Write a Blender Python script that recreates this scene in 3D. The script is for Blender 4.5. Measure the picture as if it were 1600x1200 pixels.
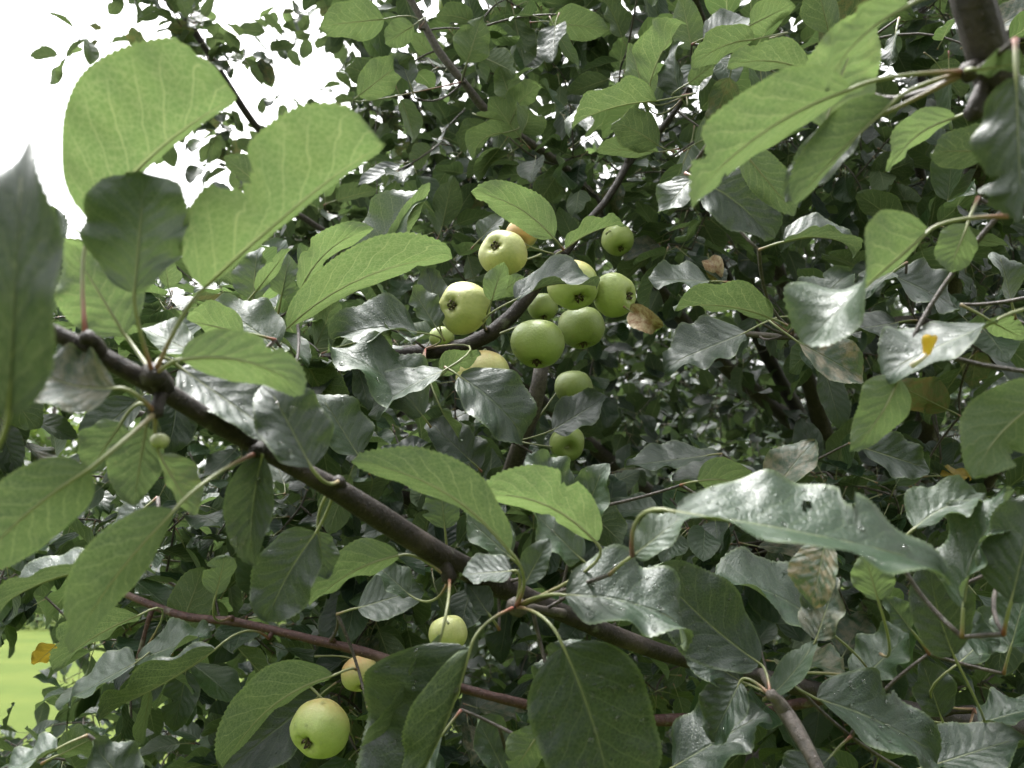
import bpy, math, random
import numpy as np
from mathutils import Vector, Matrix, noise as mnoise

random.seed(7); rng = np.random.default_rng(7)
scene = bpy.context.scene
for o in list(bpy.data.objects): bpy.data.objects.remove(o)
COL = scene.collection
R = math.radians

# ------------------------------------------------------------------ camera
F_PX, PITCH, EYE = 1256.0, 13.4, Vector((0, 0, 1.55))
cam_d = bpy.data.cameras.new('camera'); cam = bpy.data.objects.new('camera', cam_d); COL.objects.link(cam)
cam_d.sensor_width = 36; cam_d.lens = 36*F_PX/1600
cam_d.clip_start = .02; cam_d.clip_end = 1000
cam.location = EYE; cam.rotation_euler = (R(90+PITCH), 0, 0)
cam_d.dof.use_dof = True; cam_d.dof.focus_distance = .72; cam_d.dof.aperture_fstop = 11
scene.camera = cam
# ------------------------------------------------------------------ sky + sun (overcast)
SUN_EL, SUN_AZ = 72.0, -35.0          # azimuth from +Y (view direction), negative = left
world = bpy.data.worlds.new('World'); scene.world = world; world.use_nodes = True
wn = world.node_tree; wn.nodes.clear()
sky = wn.nodes.new('ShaderNodeTexSky'); sky.sky_type = 'NISHITA'; sky.sun_disc = False
sky.sun_elevation = R(SUN_EL); sky.sun_rotation = R(SUN_AZ); sky.dust_density = 10.0; sky.air_density = 3.0; sky.ozone_density = 1.0
hs = wn.nodes.new('ShaderNodeHueSaturation'); hs.inputs['Saturation'].default_value = 0.0; hs.inputs['Value'].default_value = 1.0
bg = wn.nodes.new('ShaderNodeBackground'); bg.inputs['Strength'].default_value = 0.13
wo = wn.nodes.new('ShaderNodeOutputWorld')
wn.links.new(sky.outputs[0], hs.inputs['Color']); wn.links.new(hs.outputs[0], bg.inputs[0]); wn.links.new(bg.outputs[0], wo.inputs[0])
sd = bpy.data.lights.new('sun', 'SUN'); sd.energy = 1.5; sd.angle = R(24); sd.color = (1.0, .97, .92)
sun = bpy.data.objects.new('sun', sd); COL.objects.link(sun)
sv = Vector((math.sin(R(SUN_AZ))*math.cos(R(SUN_EL)), math.cos(R(SUN_AZ))*math.cos(R(SUN_EL)), math.sin(R(SUN_EL))))
sun.rotation_euler = sv.to_track_quat('Z', 'Y').to_euler(); sun.location = (0, 0, 30)
vs = scene.view_settings; vs.view_transform = 'Standard'; vs.look = 'None'; vs.gamma = 1; vs.use_curve_mapping = False
vs.exposure = 2.2
try:
    scene.render.engine = 'CYCLES'
    cy = scene.cycles; cy.max_bounces = 5; cy.diffuse_bounces = 2; cy.glossy_bounces = 2; cy.transmission_bounces = 5; cy.transparent_max_bounces = 6
except Exception: pass

# ------------------------------------------------------------------ helpers
CX = Vector((1, 0, 0)); CZ = Vector((0, math.cos(R(PITCH)), math.sin(R(PITCH)))); CY = Vector((0, -math.sin(R(PITCH)), math.cos(R(PITCH))))
UP = Vector((0, 0, 1))
def at(px, py, d):
    """a point of the place seen at pixel (px,py) of the photograph, d metres deep"""
    return EYE + CZ*d + CX*((px-800)/F_PX*d) + CY*((600-py)/F_PX*d)
def proj(p):
    q = p-EYE; d = q.dot(CZ)
    return 800+q.dot(CX)/d*F_PX, 600-q.dot(CY)/d*F_PX, d

def mesh_obj(name, V, Fc, mats, parent=None, uvs=None, mi=None, loc=None, attrs=None, smooth=True):
    me = bpy.data.meshes.new(name); me.from_pydata([tuple(v) for v in V], [], Fc)
    for m in mats: me.materials.append(m)
    if mi: me.polygons.foreach_set('material_index', mi)
    if smooth: me.polygons.foreach_set('use_smooth', [True]*len(me.polygons))
    if uvs is not None:
        uvl = me.uv_layers.new(name='UVMap'); idx = np.empty(len(me.loops), dtype=np.int32); me.loops.foreach_get('vertex_index', idx)
        uvl.data.foreach_set('uv', np.asarray(uvs, dtype=np.float32)[idx].ravel())
    for k, v in (attrs or {}).items():
        a = me.attributes.new(k, 'FLOAT', 'POINT')
        a.data.foreach_set('value', np.full(len(V), v, dtype=np.float32) if np.isscalar(v) else np.asarray(v, dtype=np.float32))
    ob = bpy.data.objects.new(name, me); COL.objects.link(ob)
    if loc is not None: ob.location = loc
    if parent: set_parent(ob, parent)
    return ob
WORLD_LOC = {}
def set_parent(ob, p):
    ob.parent = p
    m = Matrix.Identity(4); q = p
    ob.matrix_parent_inverse = Matrix.Translation(WORLD_LOC.get(p.name, Vector((0, 0, 0)))).inverted()
def thing(name, label, cat, loc, group=None):
    o = bpy.data.objects.new(name, None); COL.objects.link(o); o.location = loc; o.empty_display_size = .1
    WORLD_LOC[o.name] = Vector(loc)
    tag(o, label, cat, group); return o
def tag(o, label=None, cat=None, group=None, kind=None):
    if label: o['label'] = label
    if cat: o['category'] = cat
    if group: o['group'] = group
    if kind: o['kind'] = kind

class NT:
    def __init__(s, name):
        s.m = bpy.data.materials.new(name); s.m.use_nodes = True; s.t = s.m.node_tree; s.t.nodes.clear()
    def n(s, t, **kw):
        nd = s.t.nodes.new(t)
        for k, v in kw.items(): setattr(nd, k, v)
        return nd
    def put(s, sock, v):
        if isinstance(v, bpy.types.NodeSocket): s.t.links.new(v, sock)
        elif isinstance(v, (tuple, list)) and len(v) == 3 and sock.type == 'RGBA': sock.default_value = (*v, 1)
        else: sock.default_value = v
    def mth(s, op, a, b=None, c=None, clamp=False):
        nd = s.n('ShaderNodeMath', operation=op, use_clamp=clamp)
        for i, x in enumerate((a, b, c)):
            if x is not None: s.put(nd.inputs[i], x)
        return nd.outputs[0]
    def mr(s, v, a, b, c=0., d=1., smooth=True):
        nd = s.n('ShaderNodeMapRange', interpolation_type='SMOOTHSTEP' if smooth else 'LINEAR')
        for i, x in zip((0, 1, 2, 3, 4), (v, a, b, c, d)): s.put(nd.inputs[i], x)
        return nd.outputs[0]
    def mix(s, f, a, b, mode='MIX'):
        nd = s.n('ShaderNodeMix', data_type='RGBA', blend_type=mode)
        s.put(nd.inputs[0], f); s.put(nd.inputs[6], a); s.put(nd.inputs[7], b); return nd.outputs[2]
    def noise(s, vec, scale, detail=2., w=None, rough=.5):
        nd = s.n('ShaderNodeTexNoise', noise_dimensions='4D' if w is not None else '3D')
        s.put(nd.inputs['Vector'], vec); nd.inputs['Scale'].default_value = scale; nd.inputs['Detail'].default_value = detail; nd.inputs['Roughness'].default_value = rough
        if w is not None: s.put(nd.inputs['W'], w)
        return nd.outputs[0]
    def vor(s, vec, scale, feature='F1', out=0, w=None):
        nd = s.n('ShaderNodeTexVoronoi', feature=feature, voronoi_dimensions='4D' if w is not None else '3D')
        s.put(nd.inputs['Vector'], vec); nd.inputs['Scale'].default_value = scale
        if w is not None: s.put(nd.inputs['W'], w)
        return nd.outputs[out]
    def bump(s, h, strength, dist, normal=None):
        nd = s.n('ShaderNodeBump'); s.put(nd.inputs['Height'], h); nd.inputs['Strength'].default_value = strength; nd.inputs['Distance'].default_value = dist
        if normal: s.put(nd.inputs['Normal'], normal)
        return nd.outputs[0]
    def bsdf(s, **kw):
        nd = s.n('ShaderNodeBsdfPrincipled')
        for k, v in kw.items(): s.put(nd.inputs[k.replace('_', ' ')], v)
        return nd.outputs[0]
    def out(s, sh):
        o = s.n('ShaderNodeOutputMaterial'); s.t.links.new(sh, o.inputs[0]); return s.m
    def attr(s, name): return s.n('ShaderNodeAttribute', attribute_name=name).outputs['Fac']

def leaf_material(lite=False):
    g = NT('apple_leaf_lite' if lite else 'apple_leaf')
    uv = g.n('ShaderNodeUVMap', uv_map='UVMap').outputs[0]
    sp = g.n('ShaderNodeSeparateXYZ'); g.put(sp.inputs[0], uv); u, v = sp.outputs[0], sp.outputs[1]
    tone, sick = g.attr('tone'), g.attr('sick')
    rnd = g.n('ShaderNodeObjectInfo').outputs['Random']
    W = g.mth('ADD', g.mth('MULTIPLY', rnd, 37.), g.mth('MULTIPLY', tone, 91.))
    c = g.mth('SUBTRACT', g.mth('MULTIPLY', v, 2.), 1.)
    av = g.mth('ABSOLUTE', c); side = g.mth('SIGN', c)
    uvn = g.noise(uv, 5., 1., W)
    bend = g.mth('MULTIPLY', g.mth('POWER', av, .8), .30)
    s = g.mth('ADD', g.mth('ADD', g.mth('MULTIPLY', g.mth('SUBTRACT', u, bend), 7.5), g.mth('MULTIPLY', side, .22)), g.mth('MULTIPLY', uvn, .9))
    tri = g.mth('ABSOLUTE', g.mth('SUBTRACT', g.mth('FRACT', s), .5))
    vein = g.mth('MULTIPLY', g.mr(tri, .0, .055, 1., 0.), g.mr(av, .55, 1.0, 1., .15))
    quilt = g.mr(tri, 0., .5, 0., 1.)
    mid = g.mr(av, g.mth('MULTIPLY', g.mth('SUBTRACT', 1.15, u), .02), g.mth('MULTIPLY', g.mth('SUBTRACT', 1.15, u), .075), 1., 0.)
    s2 = g.mth('ADD', g.mth('ADD', g.mth('MULTIPLY', u, 21.), g.mth('MULTIPLY', av, 9.)), g.mth('MULTIPLY', uvn, 5.))
    v2 = g.mr(g.mth('ABSOLUTE', g.mth('SUBTRACT', g.mth('FRACT', s2), .5)), .0, .10, .34, 0.)
    vm = g.mth('MAXIMUM', g.mth('MAXIMUM', vein, mid), v2)
    stretch = g.n('ShaderNodeVectorMath', operation='MULTIPLY'); g.put(stretch.inputs[0], uv); stretch.inputs[1].default_value = (1.5, 1., 1.)
    st = stretch.outputs[0]
    net = 0. if lite else g.mr(g.vor(st, 26., 'DISTANCE_TO_EDGE', w=W), 0., .10, 1., 0.)
    mot = g.noise(st, 3.2, 4., W, .6); fine = .5 if lite else g.noise(st, 30., 3., W, .6)
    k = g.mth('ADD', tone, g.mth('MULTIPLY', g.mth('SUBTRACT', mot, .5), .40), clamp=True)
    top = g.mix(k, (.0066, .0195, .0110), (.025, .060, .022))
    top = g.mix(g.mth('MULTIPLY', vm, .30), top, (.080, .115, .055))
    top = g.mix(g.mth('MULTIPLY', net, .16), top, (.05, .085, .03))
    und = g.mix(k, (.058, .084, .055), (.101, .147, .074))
    und = g.mix(g.mth('MULTIPLY', vm, .60), und, (.27, .30, .18))
    und = g.mix(g.mth('MULTIPLY', net, .40), und, (.20, .24, .13))
    trn = g.mix(k, (.033, .063, .026), (.142, .222, .066))
    trn = g.mix(g.mth('MULTIPLY', vm, .55), trn, (.31, .34, .16)); trn = g.mix(g.mth('MULTIPLY', net, .60), trn, (.22, .26, .11)); trn = g.mix(g.mr(mot, .35, .75, 0., .45), trn, (.09, .125, .035))
    # brown mottling and small spots: wear of the leaf itself
    sk = 0. if lite else g.mth('MULTIPLY', g.mr(g.noise(st, 4., 5., g.mth('ADD', W, 5.), .65), .42, .62), sick, clamp=True)
    brown = g.mix(fine, (.10, .075, .045), (.34, .29, .20))
    spot = 0. if lite else g.mth('MULTIPLY', g.mr(g.vor(st, 7., 'F1', 0, g.mth('ADD', W, 9.)), .05, .085, 1., 0.), g.mr(g.noise(st, 1.5, 0., g.mth('ADD', W, 3.)),   .50, .55))
    edge = g.mth('MULTIPLY', g.mr(av, .90, 1., 0., 1.), .35)
    wear = g.mth('MAXIMUM', sk, g.mth('MULTIPLY', spot, .8))
    top = g.mix(edge, top, (.13, .18, .06)); und = g.mix(edge, und, (.26, .32, .12))
    top = g.mix(wear, top, brown); und = g.mix(wear, und, brown); trn = g.mix(wear, trn, (.22, .14, .05))
    yl = g.mr(tone, 1.05, 1.5); top = g.mix(yl, top, (.30, .22, .025)); und = g.mix(yl, und, (.34, .27, .05)); trn = g.mix(yl, trn, (.40, .28, .03))
    back = g.n('ShaderNodeNewGeometry').outputs['Backfacing']
    base = g.mix(back, top, und)
    # wet film and small drops
    wet = g.mr(g.noise(st, 4.5, 3., g.mth('ADD', W, 17.), .6), .38, .62)
    vd = 0. if lite else g.vor(st, 22., 'F1', 0, g.mth('ADD', W, 2.))
    drop = 0. if lite else g.mth('MULTIPLY', g.mr(vd, .12, .30, 1., 0.), g.mr(g.noise(st, 3.0, 1., g.mth('ADD', W, 11.)), .44, .52))
    rt = g.mth('SUBTRACT', g.mth('SUBTRACT', g.mth('ADD', .43, g.mth('MULTIPLY', fine, .16)), g.mth('MULTIPLY', wet, .17)), g.mth('MULTIPLY', drop, .15))
    rough = g.mth('ADD', g.mth('MULTIPLY', rt, g.mth('SUBTRACT', 1., back)), g.mth('MULTIPLY', back, .62))
    h = g.mth('ADD', g.mth('MULTIPLY', quilt, .45), g.mth('MULTIPLY', mid, -.8))
    h = g.mth('ADD', h, g.mth('MULTIPLY', net, -.16)); h = g.mth('ADD', h, g.mth('MULTIPLY', fine, .40)); h = g.mth('ADD', h, g.mth('MULTIPLY', mot, .8))
    nrm = g.bump(h, .55, .0012)
    if not lite: nrm = g.bump(g.mth('MULTIPLY', drop, g.mth('SUBTRACT', 1., back)), .6, .0011, nrm)
    pb = g.bsdf(Base_Color=base, Roughness=rough, Normal=nrm, Specular_IOR_Level=g.mth('ADD', .30, g.mth('MULTIPLY', g.mth('SUBTRACT', 1., back), .12 if lite else .34)))
    tb = g.n('ShaderNodeBsdfTranslucent'); g.put(tb.inputs[0], trn); g.put(tb.inputs[1], nrm)
    mx = g.n('ShaderNodeMixShader'); g.put(mx.inputs[0], g.mth('ADD', .09, g.mth('MULTIPLY', k, .36)))
    g.t.links.new(pb, mx.inputs[1]); g.t.links.new(tb.outputs[0], mx.inputs[2])
    return g.out(mx.outputs[0])

def stalk_material():
    g = NT('leaf_stalk'); uv = g.n('ShaderNodeUVMap', uv_map='UVMap').outputs[0]
    sp = g.n('ShaderNodeSeparateXYZ'); g.put(sp.inputs[0], uv)
    rnd = g.n('ShaderNodeObjectInfo').outputs['Random']
    red = g.mth('MULTIPLY', g.mr(sp.outputs[0], .0, .22, 1., 0.), g.mth('ADD', .25, g.mth('MULTIPLY', rnd, .6)))
    c = g.mix(g.noise(g.n('ShaderNodeTexCoord').outputs['Object'], 120., 3.), (.12, .14, .06), (.22, .23, .12))
    c = g.mix(red, c, (.20, .035, .04))
    return g.out(g.bsdf(Base_Color=c, Roughness=.45, Specular_IOR_Level=.4))

def bark_material(name, a, b, lent, wetr=.32):
    g = NT(name); co = g.n('ShaderNodeTexCoord').outputs['Object']
    n1 = g.noise(co, 240., 6., rough=.7); n2 = g.noise(co, 18., 3.)
    c = g.mix(g.mr(n1, .3, .7), a, b)
    c = g.mix(g.mth('MULTIPLY', g.mr(n2, .55, .72), .5), c, lent)
    l = g.mr(g.vor(co, 260., 'F1'), .10, .2, 1., 0.)
    c = g.mix(g.mth('MULTIPLY', l, .55), c, lent)
    c = g.mix(g.mr(g.noise(co, 42., 5., rough=.7), .60, .70, 0., .5), c, (.16, .17, .13))
    h = g.mth('ADD', g.mth('ADD', n1, g.mth('MULTIPLY', l, .5)), n2)
    r = g.mth('ADD', wetr, g.mth('MULTIPLY', n2, .35))
    return g.out(g.bsdf(Base_Color=c, Roughness=r, Normal=g.bump(h, .8, .0025), Specular_IOR_Level=.3))

def apple_material():
    g = NT('apple_skin'); oi = g.n('ShaderNodeObjectInfo'); co = g.n('ShaderNodeTexCoord').outputs['Object']
    bl = g.attr('blush'); rnd = oi.outputs['Random']
    n1 = g.noise(co, 1.6, 4., g.mth('MULTIPLY', rnd, 40.)); n2 = g.noise(co, 11., 3., g.mth('MULTIPLY', rnd, 40.), .65)
    stretch = g.n('ShaderNodeVectorMath', operation='MULTIPLY'); g.put(stretch.inputs[0], co); stretch.inputs[1].default_value = (3., 3., .35)
    streak = g.noise(stretch.outputs[0], 3.5, 3., g.mth('MULTIPLY', rnd, 40.), .6)
    base = g.mix(g.mth('MULTIPLY', n1, .5), oi.outputs['Color'], (.40, .41, .165))
    base = g.mix(g.mth('MULTIPLY', g.mr(streak, .35, .7), .3), base, (.22, .285, .095))
    f = g.mth('MULTIPLY', bl, g.mr(g.mth('ADD', n2, streak), .45, 1.15), clamp=True)
    base = g.mix(g.mth('MULTIPLY', f, .8), base, (.60, .33, .15))
    le = g.mr(g.vor(co, 7.5, 'F1', 0, g.mth('MULTIPLY', rnd, 40.)), .04, .085, 1., 0.)
    base = g.mix(g.mth('MULTIPLY', le, .45), base, (.62, .62, .38))
    base = g.mix(g.mr(g.noise(co, 4., 6., g.mth('MULTIPLY', rnd, 70.), .7), .60, .72, 0., .55), base, (.24, .17, .07))
    base = g.mix(g.mth('MULTIPLY', g.attr('basin'), .75), base, (.10, .085, .035))
    r = g.mth('ADD', .25, g.mth('MULTIPLY', n2, .25))
    return g.out(g.bsdf(Base_Color=base, Roughness=r, Normal=g.bump(g.mth('ADD', n2, g.mth('MULTIPLY', le, .2)), .15, .01), Specular_IOR_Level=.5,
        Subsurface_Weight=.12, Subsurface_Radius=(.4, .5, .15), Subsurface_Scale=.006))
def plain(name, a, b, scale, rough=.6, **kw):
    g = NT(name); co = g.n('ShaderNodeTexCoord').outputs['Object']
    n1 = g.noise(co, scale, 5., rough=.6)
    return g.out(g.bsdf(Base_Color=g.mix(g.mr(n1, .3, .7), a, b), Roughness=rough, Normal=g.bump(n1, .4, .3/scale), **kw))
def drop_material():
    g = NT('rain_water'); return g.out(g.bsdf(Base_Color=(1, 1, 1), Roughness=.02, IOR=1.33, Transmission_Weight=1.))

M_LEAF, M_STALK, M_LITE = leaf_material(), stalk_material(), leaf_material(True)
M_BARK = bark_material('wet_bark', (.009, .007, .006), (.030, .022, .018), (.10, .08, .07))
M_BARKG = bark_material('grey_bark', (.035, .030, .027), (.095, .080, .070), (.18, .16, .14))
M_RED = bark_material('young_red_bark', (.034, .016, .015), (.075, .036, .032), (.20, .14, .12))
M_APPLE, M_DROP = apple_material(), drop_material()
M_SEPAL = plain('dried_sepal', (.022, .016, .012), (.09, .06, .035), 900., .8)

# ------------------------------------------------------------------ leaf geometry
def tube_pts(P, rad, sides=6):
    """verts+faces of a tapering tube through the points P"""
    V, Fc = [], []; n = len(P); a = None
    for i in range(n):
        T = (P[min(i+1, n-1)]-P[max(i-1, 0)]).normalized()
        if a is None: a = T.orthogonal().normalized()
        a = (a-T*a.dot(T)); a = a.normalized() if a.length > 1e-9 else T.orthogonal().normalized()
        b = T.cross(a)
        for k in range(sides):
            th = 2*math.pi*k/sides; V.append(P[i]+(a*math.cos(th)+b*math.sin(th))*rad[i])
    for i in range(n-1):
        for k in range(sides):
            k2 = (k+1) % sides; Fc.append((i*sides+k, i*sides+k2, (i+1)*sides+k2, (i+1)*sides+k))
    Fc.append(tuple(range(sides))[::-1]); Fc.append(tuple((n-1)*sides+k for k in range(sides)))
    return V, Fc
def bez(a, b, c, t): return a*(1-t)**2+b*2*t*(1-t)+c*t*t

def leaf_geo(mid, Nf, W, rs, fp=18., fm=18., teeth=24, nt=5, wav=.05, pet=None, pet_r=(.0010, .0008), bites=(), holes=(), shape=(.62, .80), cup=.8, ribs=True, drops=0, nwav=None, wp=1., wm=1.):
    """mid(u)->point, Nf(u,T)->(N,Sp); returns V,F,uv,mi. two halves of width W/2 folded up by fp / fm degrees"""
    rows = teeth*2; L = sum((mid((i+1)/20)-mid(i/20)).length for i in range(20))
    a, b = shape; pk = a/(a+b); nrm = pk**a*(1-pk)**b
    ts = [math.copysign(abs(x)**.85, x) for x in np.linspace(-1, 1, 2*nt+1)]
    V, Fc, UV, MI = [], [], [], []
    ph = [rs.uniform(0, 6.28) for _ in range(4)]; wf = (nwav or rs.uniform(1.2, 3.0))
    frames = []; rec = rs.uniform(-1.6, .8)
    for i in range(rows+1):
        u = .004+.996*i/rows; e = .004
        T = (mid(min(1, u+e))-mid(max(0, u-e))).normalized(); N, S = Nf(u, T); p = mid(u); frames.append((p, N, S))
        prof = W/2*(max(u, 0)**a*(max(1-u, 0))**b/nrm)*(1+.05*math.sin(u*9+ph[2]))+.0004
        for t in ts:
            sd = 1 if t >= 0 else -1; q = abs(t); w = prof*(wp if sd > 0 else wm)
            for (bs, bu, bw, bd) in bites:
                if bs == sd: w *= 1-bd*math.exp(-((u-bu)/bw)**4)*(.85+.15*math.sin(u*140))
            f = R(fp if sd > 0 else fm)
            out = 0; up = 0; steps = 4          # arc of the half blade
            for j in range(steps):
                ang = f*(1-cup*.5+cup*(j+.5)/steps)
                out += math.cos(ang)*q/steps; up += math.sin(ang)*q/steps
            x, z = w*out, w*up
            z += wav*W*q*q*math.sin(u*6.28*wf+ph[0 if sd > 0 else 1])*(.4+.6*u)
            z += .016*W*q*math.sin(u*31+ph[3])*(1-q*.3)+.10*W*(max(0, u-.7)/.3)**2*rec
            pos = p+S*(sd*x)+N*z
            if q > .99 and i % 2 == 1 and i < rows-2:
                tl = min(.010*L+.0002, .0012)*(.6+.4*math.sin(i*1.7+ph[1])**2); pos = pos+S*(sd*tl*math.cos(f)*.8)+T*tl*.9+N*(tl*math.sin(f)*.8)
            V.append(pos); UV.append((u, (t+1)/2))
    nc = len(ts); flip = frames[rows//2][2].cross(mid(.55)-mid(.45)).dot(frames[rows//2][1]) < 0
    for i in range(rows):
        for j in range(nc-1):
            u = (i+.5)/rows; t = (ts[j]+ts[j+1])/2
            if any(((u-hu)/hr)**2+((t-ht)/(hr*hk))**2 < 1 for hu, ht, hr, hk in holes): continue
            q = (i*nc+j, i*nc+j+1, (i+1)*nc+j+1, (i+1)*nc+j)
            Fc.append(q[::-1] if flip else q); MI.append(0)
    def add_tube(P, rad, sides):
        o = len(V); v, f = tube_pts(P, rad, sides); V.extend(v); n = len(P)
        UV.extend([(i/(n-1), k/sides) for i in range(n) for k in range(sides)])
        Fc.extend([tuple(o+x for x in q) for q in f]); MI.extend([1]*len(f))
    if pet:
        n = 8 if ribs else 4
        T0 = (mid(.03)-mid(0)).normalized(); ln = (mid(0)-pet).length
        P = [bez(pet, mid(0)-T0*ln*.28+UP*ln*.05, mid(0), k/n) for k in range(n+1)]
        rad = [pet_r[0]*(1.35 if k == 0 else 1)+(pet_r[1]-pet_r[0])*k/n for k in range(n+1)]
        if ribs:
            for k in range(1, 9):
                u = .84*k/8; fr = frames[min(rows, int(u*rows))]; rr = pet_r[1]*(.85-.72*k/8); P.append(mid(u)-fr[1]*rr*.75); rad.append(rr)
        add_tube(P, rad, 6 if ribs else 4)
    if drops:
        for _ in range(drops):
            i = rs.randrange(int(rows*.12), int(rows*.92)); j = rs.randrange(1, nc-1); p, N, S = frames[i]
            c = V[i*nc+j].lerp(V[(i-1)*nc+j+(1 if j < nc-2 else -1)], rs.random()); r = rs.choice((.0006, .0009, .0013, .0018))*rs.uniform(.8, 1.2)
            nn = (V[i*nc+j+1]-V[i*nc+j-1]).cross(V[(i+1)*nc+j]-V[(i-1)*nc+j]).normalized()
            if nn.dot(N) < 0: nn = -nn
            a1 = nn.orthogonal().normalized(); b1 = nn.cross(a1); o = len(V); kx, ky = rs.uniform(.8, 1.6), rs.uniform(.8, 1.1)
            for ring in range(4):
                th = math.pi/2*ring/3.3
                for k in range(8):
                    ag = 6.283*k/8; V.append(c+(a1*math.cos(ag)*kx+b1*math.sin(ag)*ky)*r*math.cos(th)+nn*(r*.85*math.sin(th)+.00003)); UV.append((0, 0))
            V.append(c+nn*(r*.85)); UV.append((0, 0))
            for ring in range(3):
                for k in range(8):
                    k2 = (k+1) % 8; Fc.append((o+ring*8+k, o+ring*8+k2, o+ring*8+8+k2, o+ring*8+8+k)); MI.append(2)
            for k in range(8): Fc.append((o+24+k, o+24+(k+1) % 8, o+32)); MI.append(2)
    return V, Fc, UV, MI

# ------------------------------------------------------------------ ground, far trees, hedge
def grass_mat():
    g = NT('lawn_grass'); co = g.n('ShaderNodeTexCoord').outputs['Object']
    n1 = g.noise(co, .5, 4.); n2 = g.noise(co, 3.5, 8., rough=.75)
    c = g.mix(g.mr(n1, .3, .7), (.048, .070, .012), (.074, .092, .018)); c = g.mix(g.mth('MULTIPLY', n2, .5), c, (.035, .058, .012))
    return g.out(g.bsdf(Base_Color=c, Roughness=.9, Specular_IOR_Level=.08, Normal=g.bump(n2, .8, .03)))
N = 40
xs = np.linspace(-1, 1, N); xs = np.sign(xs)*np.abs(xs)**2.2*320
V = [(x, y, .04*math.sin(x*.31)*math.cos(y*.27)) for y in xs for x in xs]
Fc = [(j*N+i, j*N+i+1, (j+1)*N+i+1, (j+1)*N+i) for j in range(N-1) for i in range(N-1)]
lawn = mesh_obj('lawn', V, Fc, [grass_mat()]); tag(lawn, kind='structure')

def foliage_mat(name, a, b):
    g = NT(name); t = g.attr('tone'); c = g.mix(t, a, b)
    pb = g.bsdf(Base_Color=c, Roughness=.7, Specular_IOR_Level=.2); tb = g.n('ShaderNodeBsdfTranslucent'); g.put(tb.inputs[0], g.mix(t, (.06, .10, .02), (.16, .22, .04)))
    mx = g.n('ShaderNodeMixShader'); mx.inputs[0].default_value = .3; g.t.links.new(pb, mx.inputs[1]); g.t.links.new(tb.outputs[0], mx.inputs[2])
    return g.out(mx.outputs[0])
M_CLOSE = foliage_mat('shaded_foliage', (.012, .022, .010), (.035, .06, .022))  # darkened leaf colour, paints shade into the hollow behind the boughs
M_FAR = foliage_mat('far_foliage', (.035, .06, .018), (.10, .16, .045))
def clumps(lobes, n, size):
    """leaf sprays scattered through overlapping lobes"""
    V, Fc, tn = [], [], []
    for _ in range(n):
        c, rx, ry, rz = lobes[rng.integers(len(lobes))]
        v = rng.normal(size=3); v /= np.linalg.norm(v); v *= rng.uniform(.45, 1)**.5
        p = Vector((c[0]+v[0]*rx, c[1]+v[1]*ry, c[2]+v[2]*rz))
        a = Vector(rng.normal(size=3)).normalized(); b = a.orthogonal().normalized(); s = size*rng.uniform(.5, 1.3); o = len(V)
        t = rng.uniform(0, 1)
        V += [p-a*s, p-b*s*.45+a*s*.1, p+a*s, p+b*s*.45-a*s*.1]; Fc.append((o, o+1, o+2, o+3)); tn += [t]*4
    return V, Fc, tn
def far_tree(x, y, h, w, label, n=2600):
    t = thing('broadleaf_tree', label, 'tree', (x, y, 0), 'trees at the far edge of the lawn')
    P = [Vector((x, y, -.1)), Vector((x+.1, y, h*.25)), Vector((x, y+.1, h*.55)), Vector((x+.1, y, h*.8))]
    v, f = tube_pts(P, [h*.028, h*.02, h*.014, h*.005], 9); mesh_obj('trunk', v, f, [M_BARKG], t)
    lobes = [((x+rng.uniform(-.5, .5)*w*.8, y+rng.uniform(-.5, .5)*w*.8, h*rng.uniform(.32, .85)), w*.32, w*.32, h*.17) for _ in range(11)]
    v, f, tn = clumps(lobes, n, .28); mesh_obj('crown', v, f, [M_FAR], t, attrs={'tone': tn}, smooth=False)
far_tree(-17.5, 30, 10.5, 8, 'tall broad pale tree at the far lawn edge, leftmost in view')
far_tree(-11.5, 33, 9.5, 7, 'rounded tree beyond the lawn, between the tall pale tree and the low one')
far_tree(-6.5, 36, 8.0, 7, 'lowest far tree, seen through leaves below the thick bough')
def backing_tree():  # added tree that backs the boughs and stops sky light coming through
    x, y = 2.6, 7.6; t = thing('broadleaf_tree', 'dense dark tree added close behind the apple boughs to block sky light, right of the middle', 'tree', (x, y, 0))
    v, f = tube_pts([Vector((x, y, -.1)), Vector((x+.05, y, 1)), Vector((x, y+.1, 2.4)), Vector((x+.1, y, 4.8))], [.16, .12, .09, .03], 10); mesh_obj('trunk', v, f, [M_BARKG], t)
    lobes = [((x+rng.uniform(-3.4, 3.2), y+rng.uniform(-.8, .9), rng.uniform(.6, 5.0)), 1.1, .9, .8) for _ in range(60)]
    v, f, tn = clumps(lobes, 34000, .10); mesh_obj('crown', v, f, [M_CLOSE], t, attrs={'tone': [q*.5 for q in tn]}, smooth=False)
backing_tree()
hd = thing('hedge', 'dark clipped hedge along the far edge of the bright lawn', 'hedge', (-14, 25, 0))
lob = [((x, 25+.4*math.sin(x), .75), 1.0, .7, .85) for x in np.arange(-34, 12, .9)]
v, f, tn = clumps(lob, 6000, .12); mesh_obj('foliage', v, f, [M_FAR], hd, attrs={'tone': [t*.3 for t in tn]}, smooth=False)
st = [];sf = []
for x in np.arange(-34, 12, .9):
    v, f = tube_pts([Vector((x, 25, -.05)), Vector((x+.05, 25, .9))], [.05, .03], 5); o = len(st); st += v; sf += [tuple(o+i for i in q) for q in f]
tag(mesh_obj('stem', st, sf, [M_BARKG], hd), kind='stuff')

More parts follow.
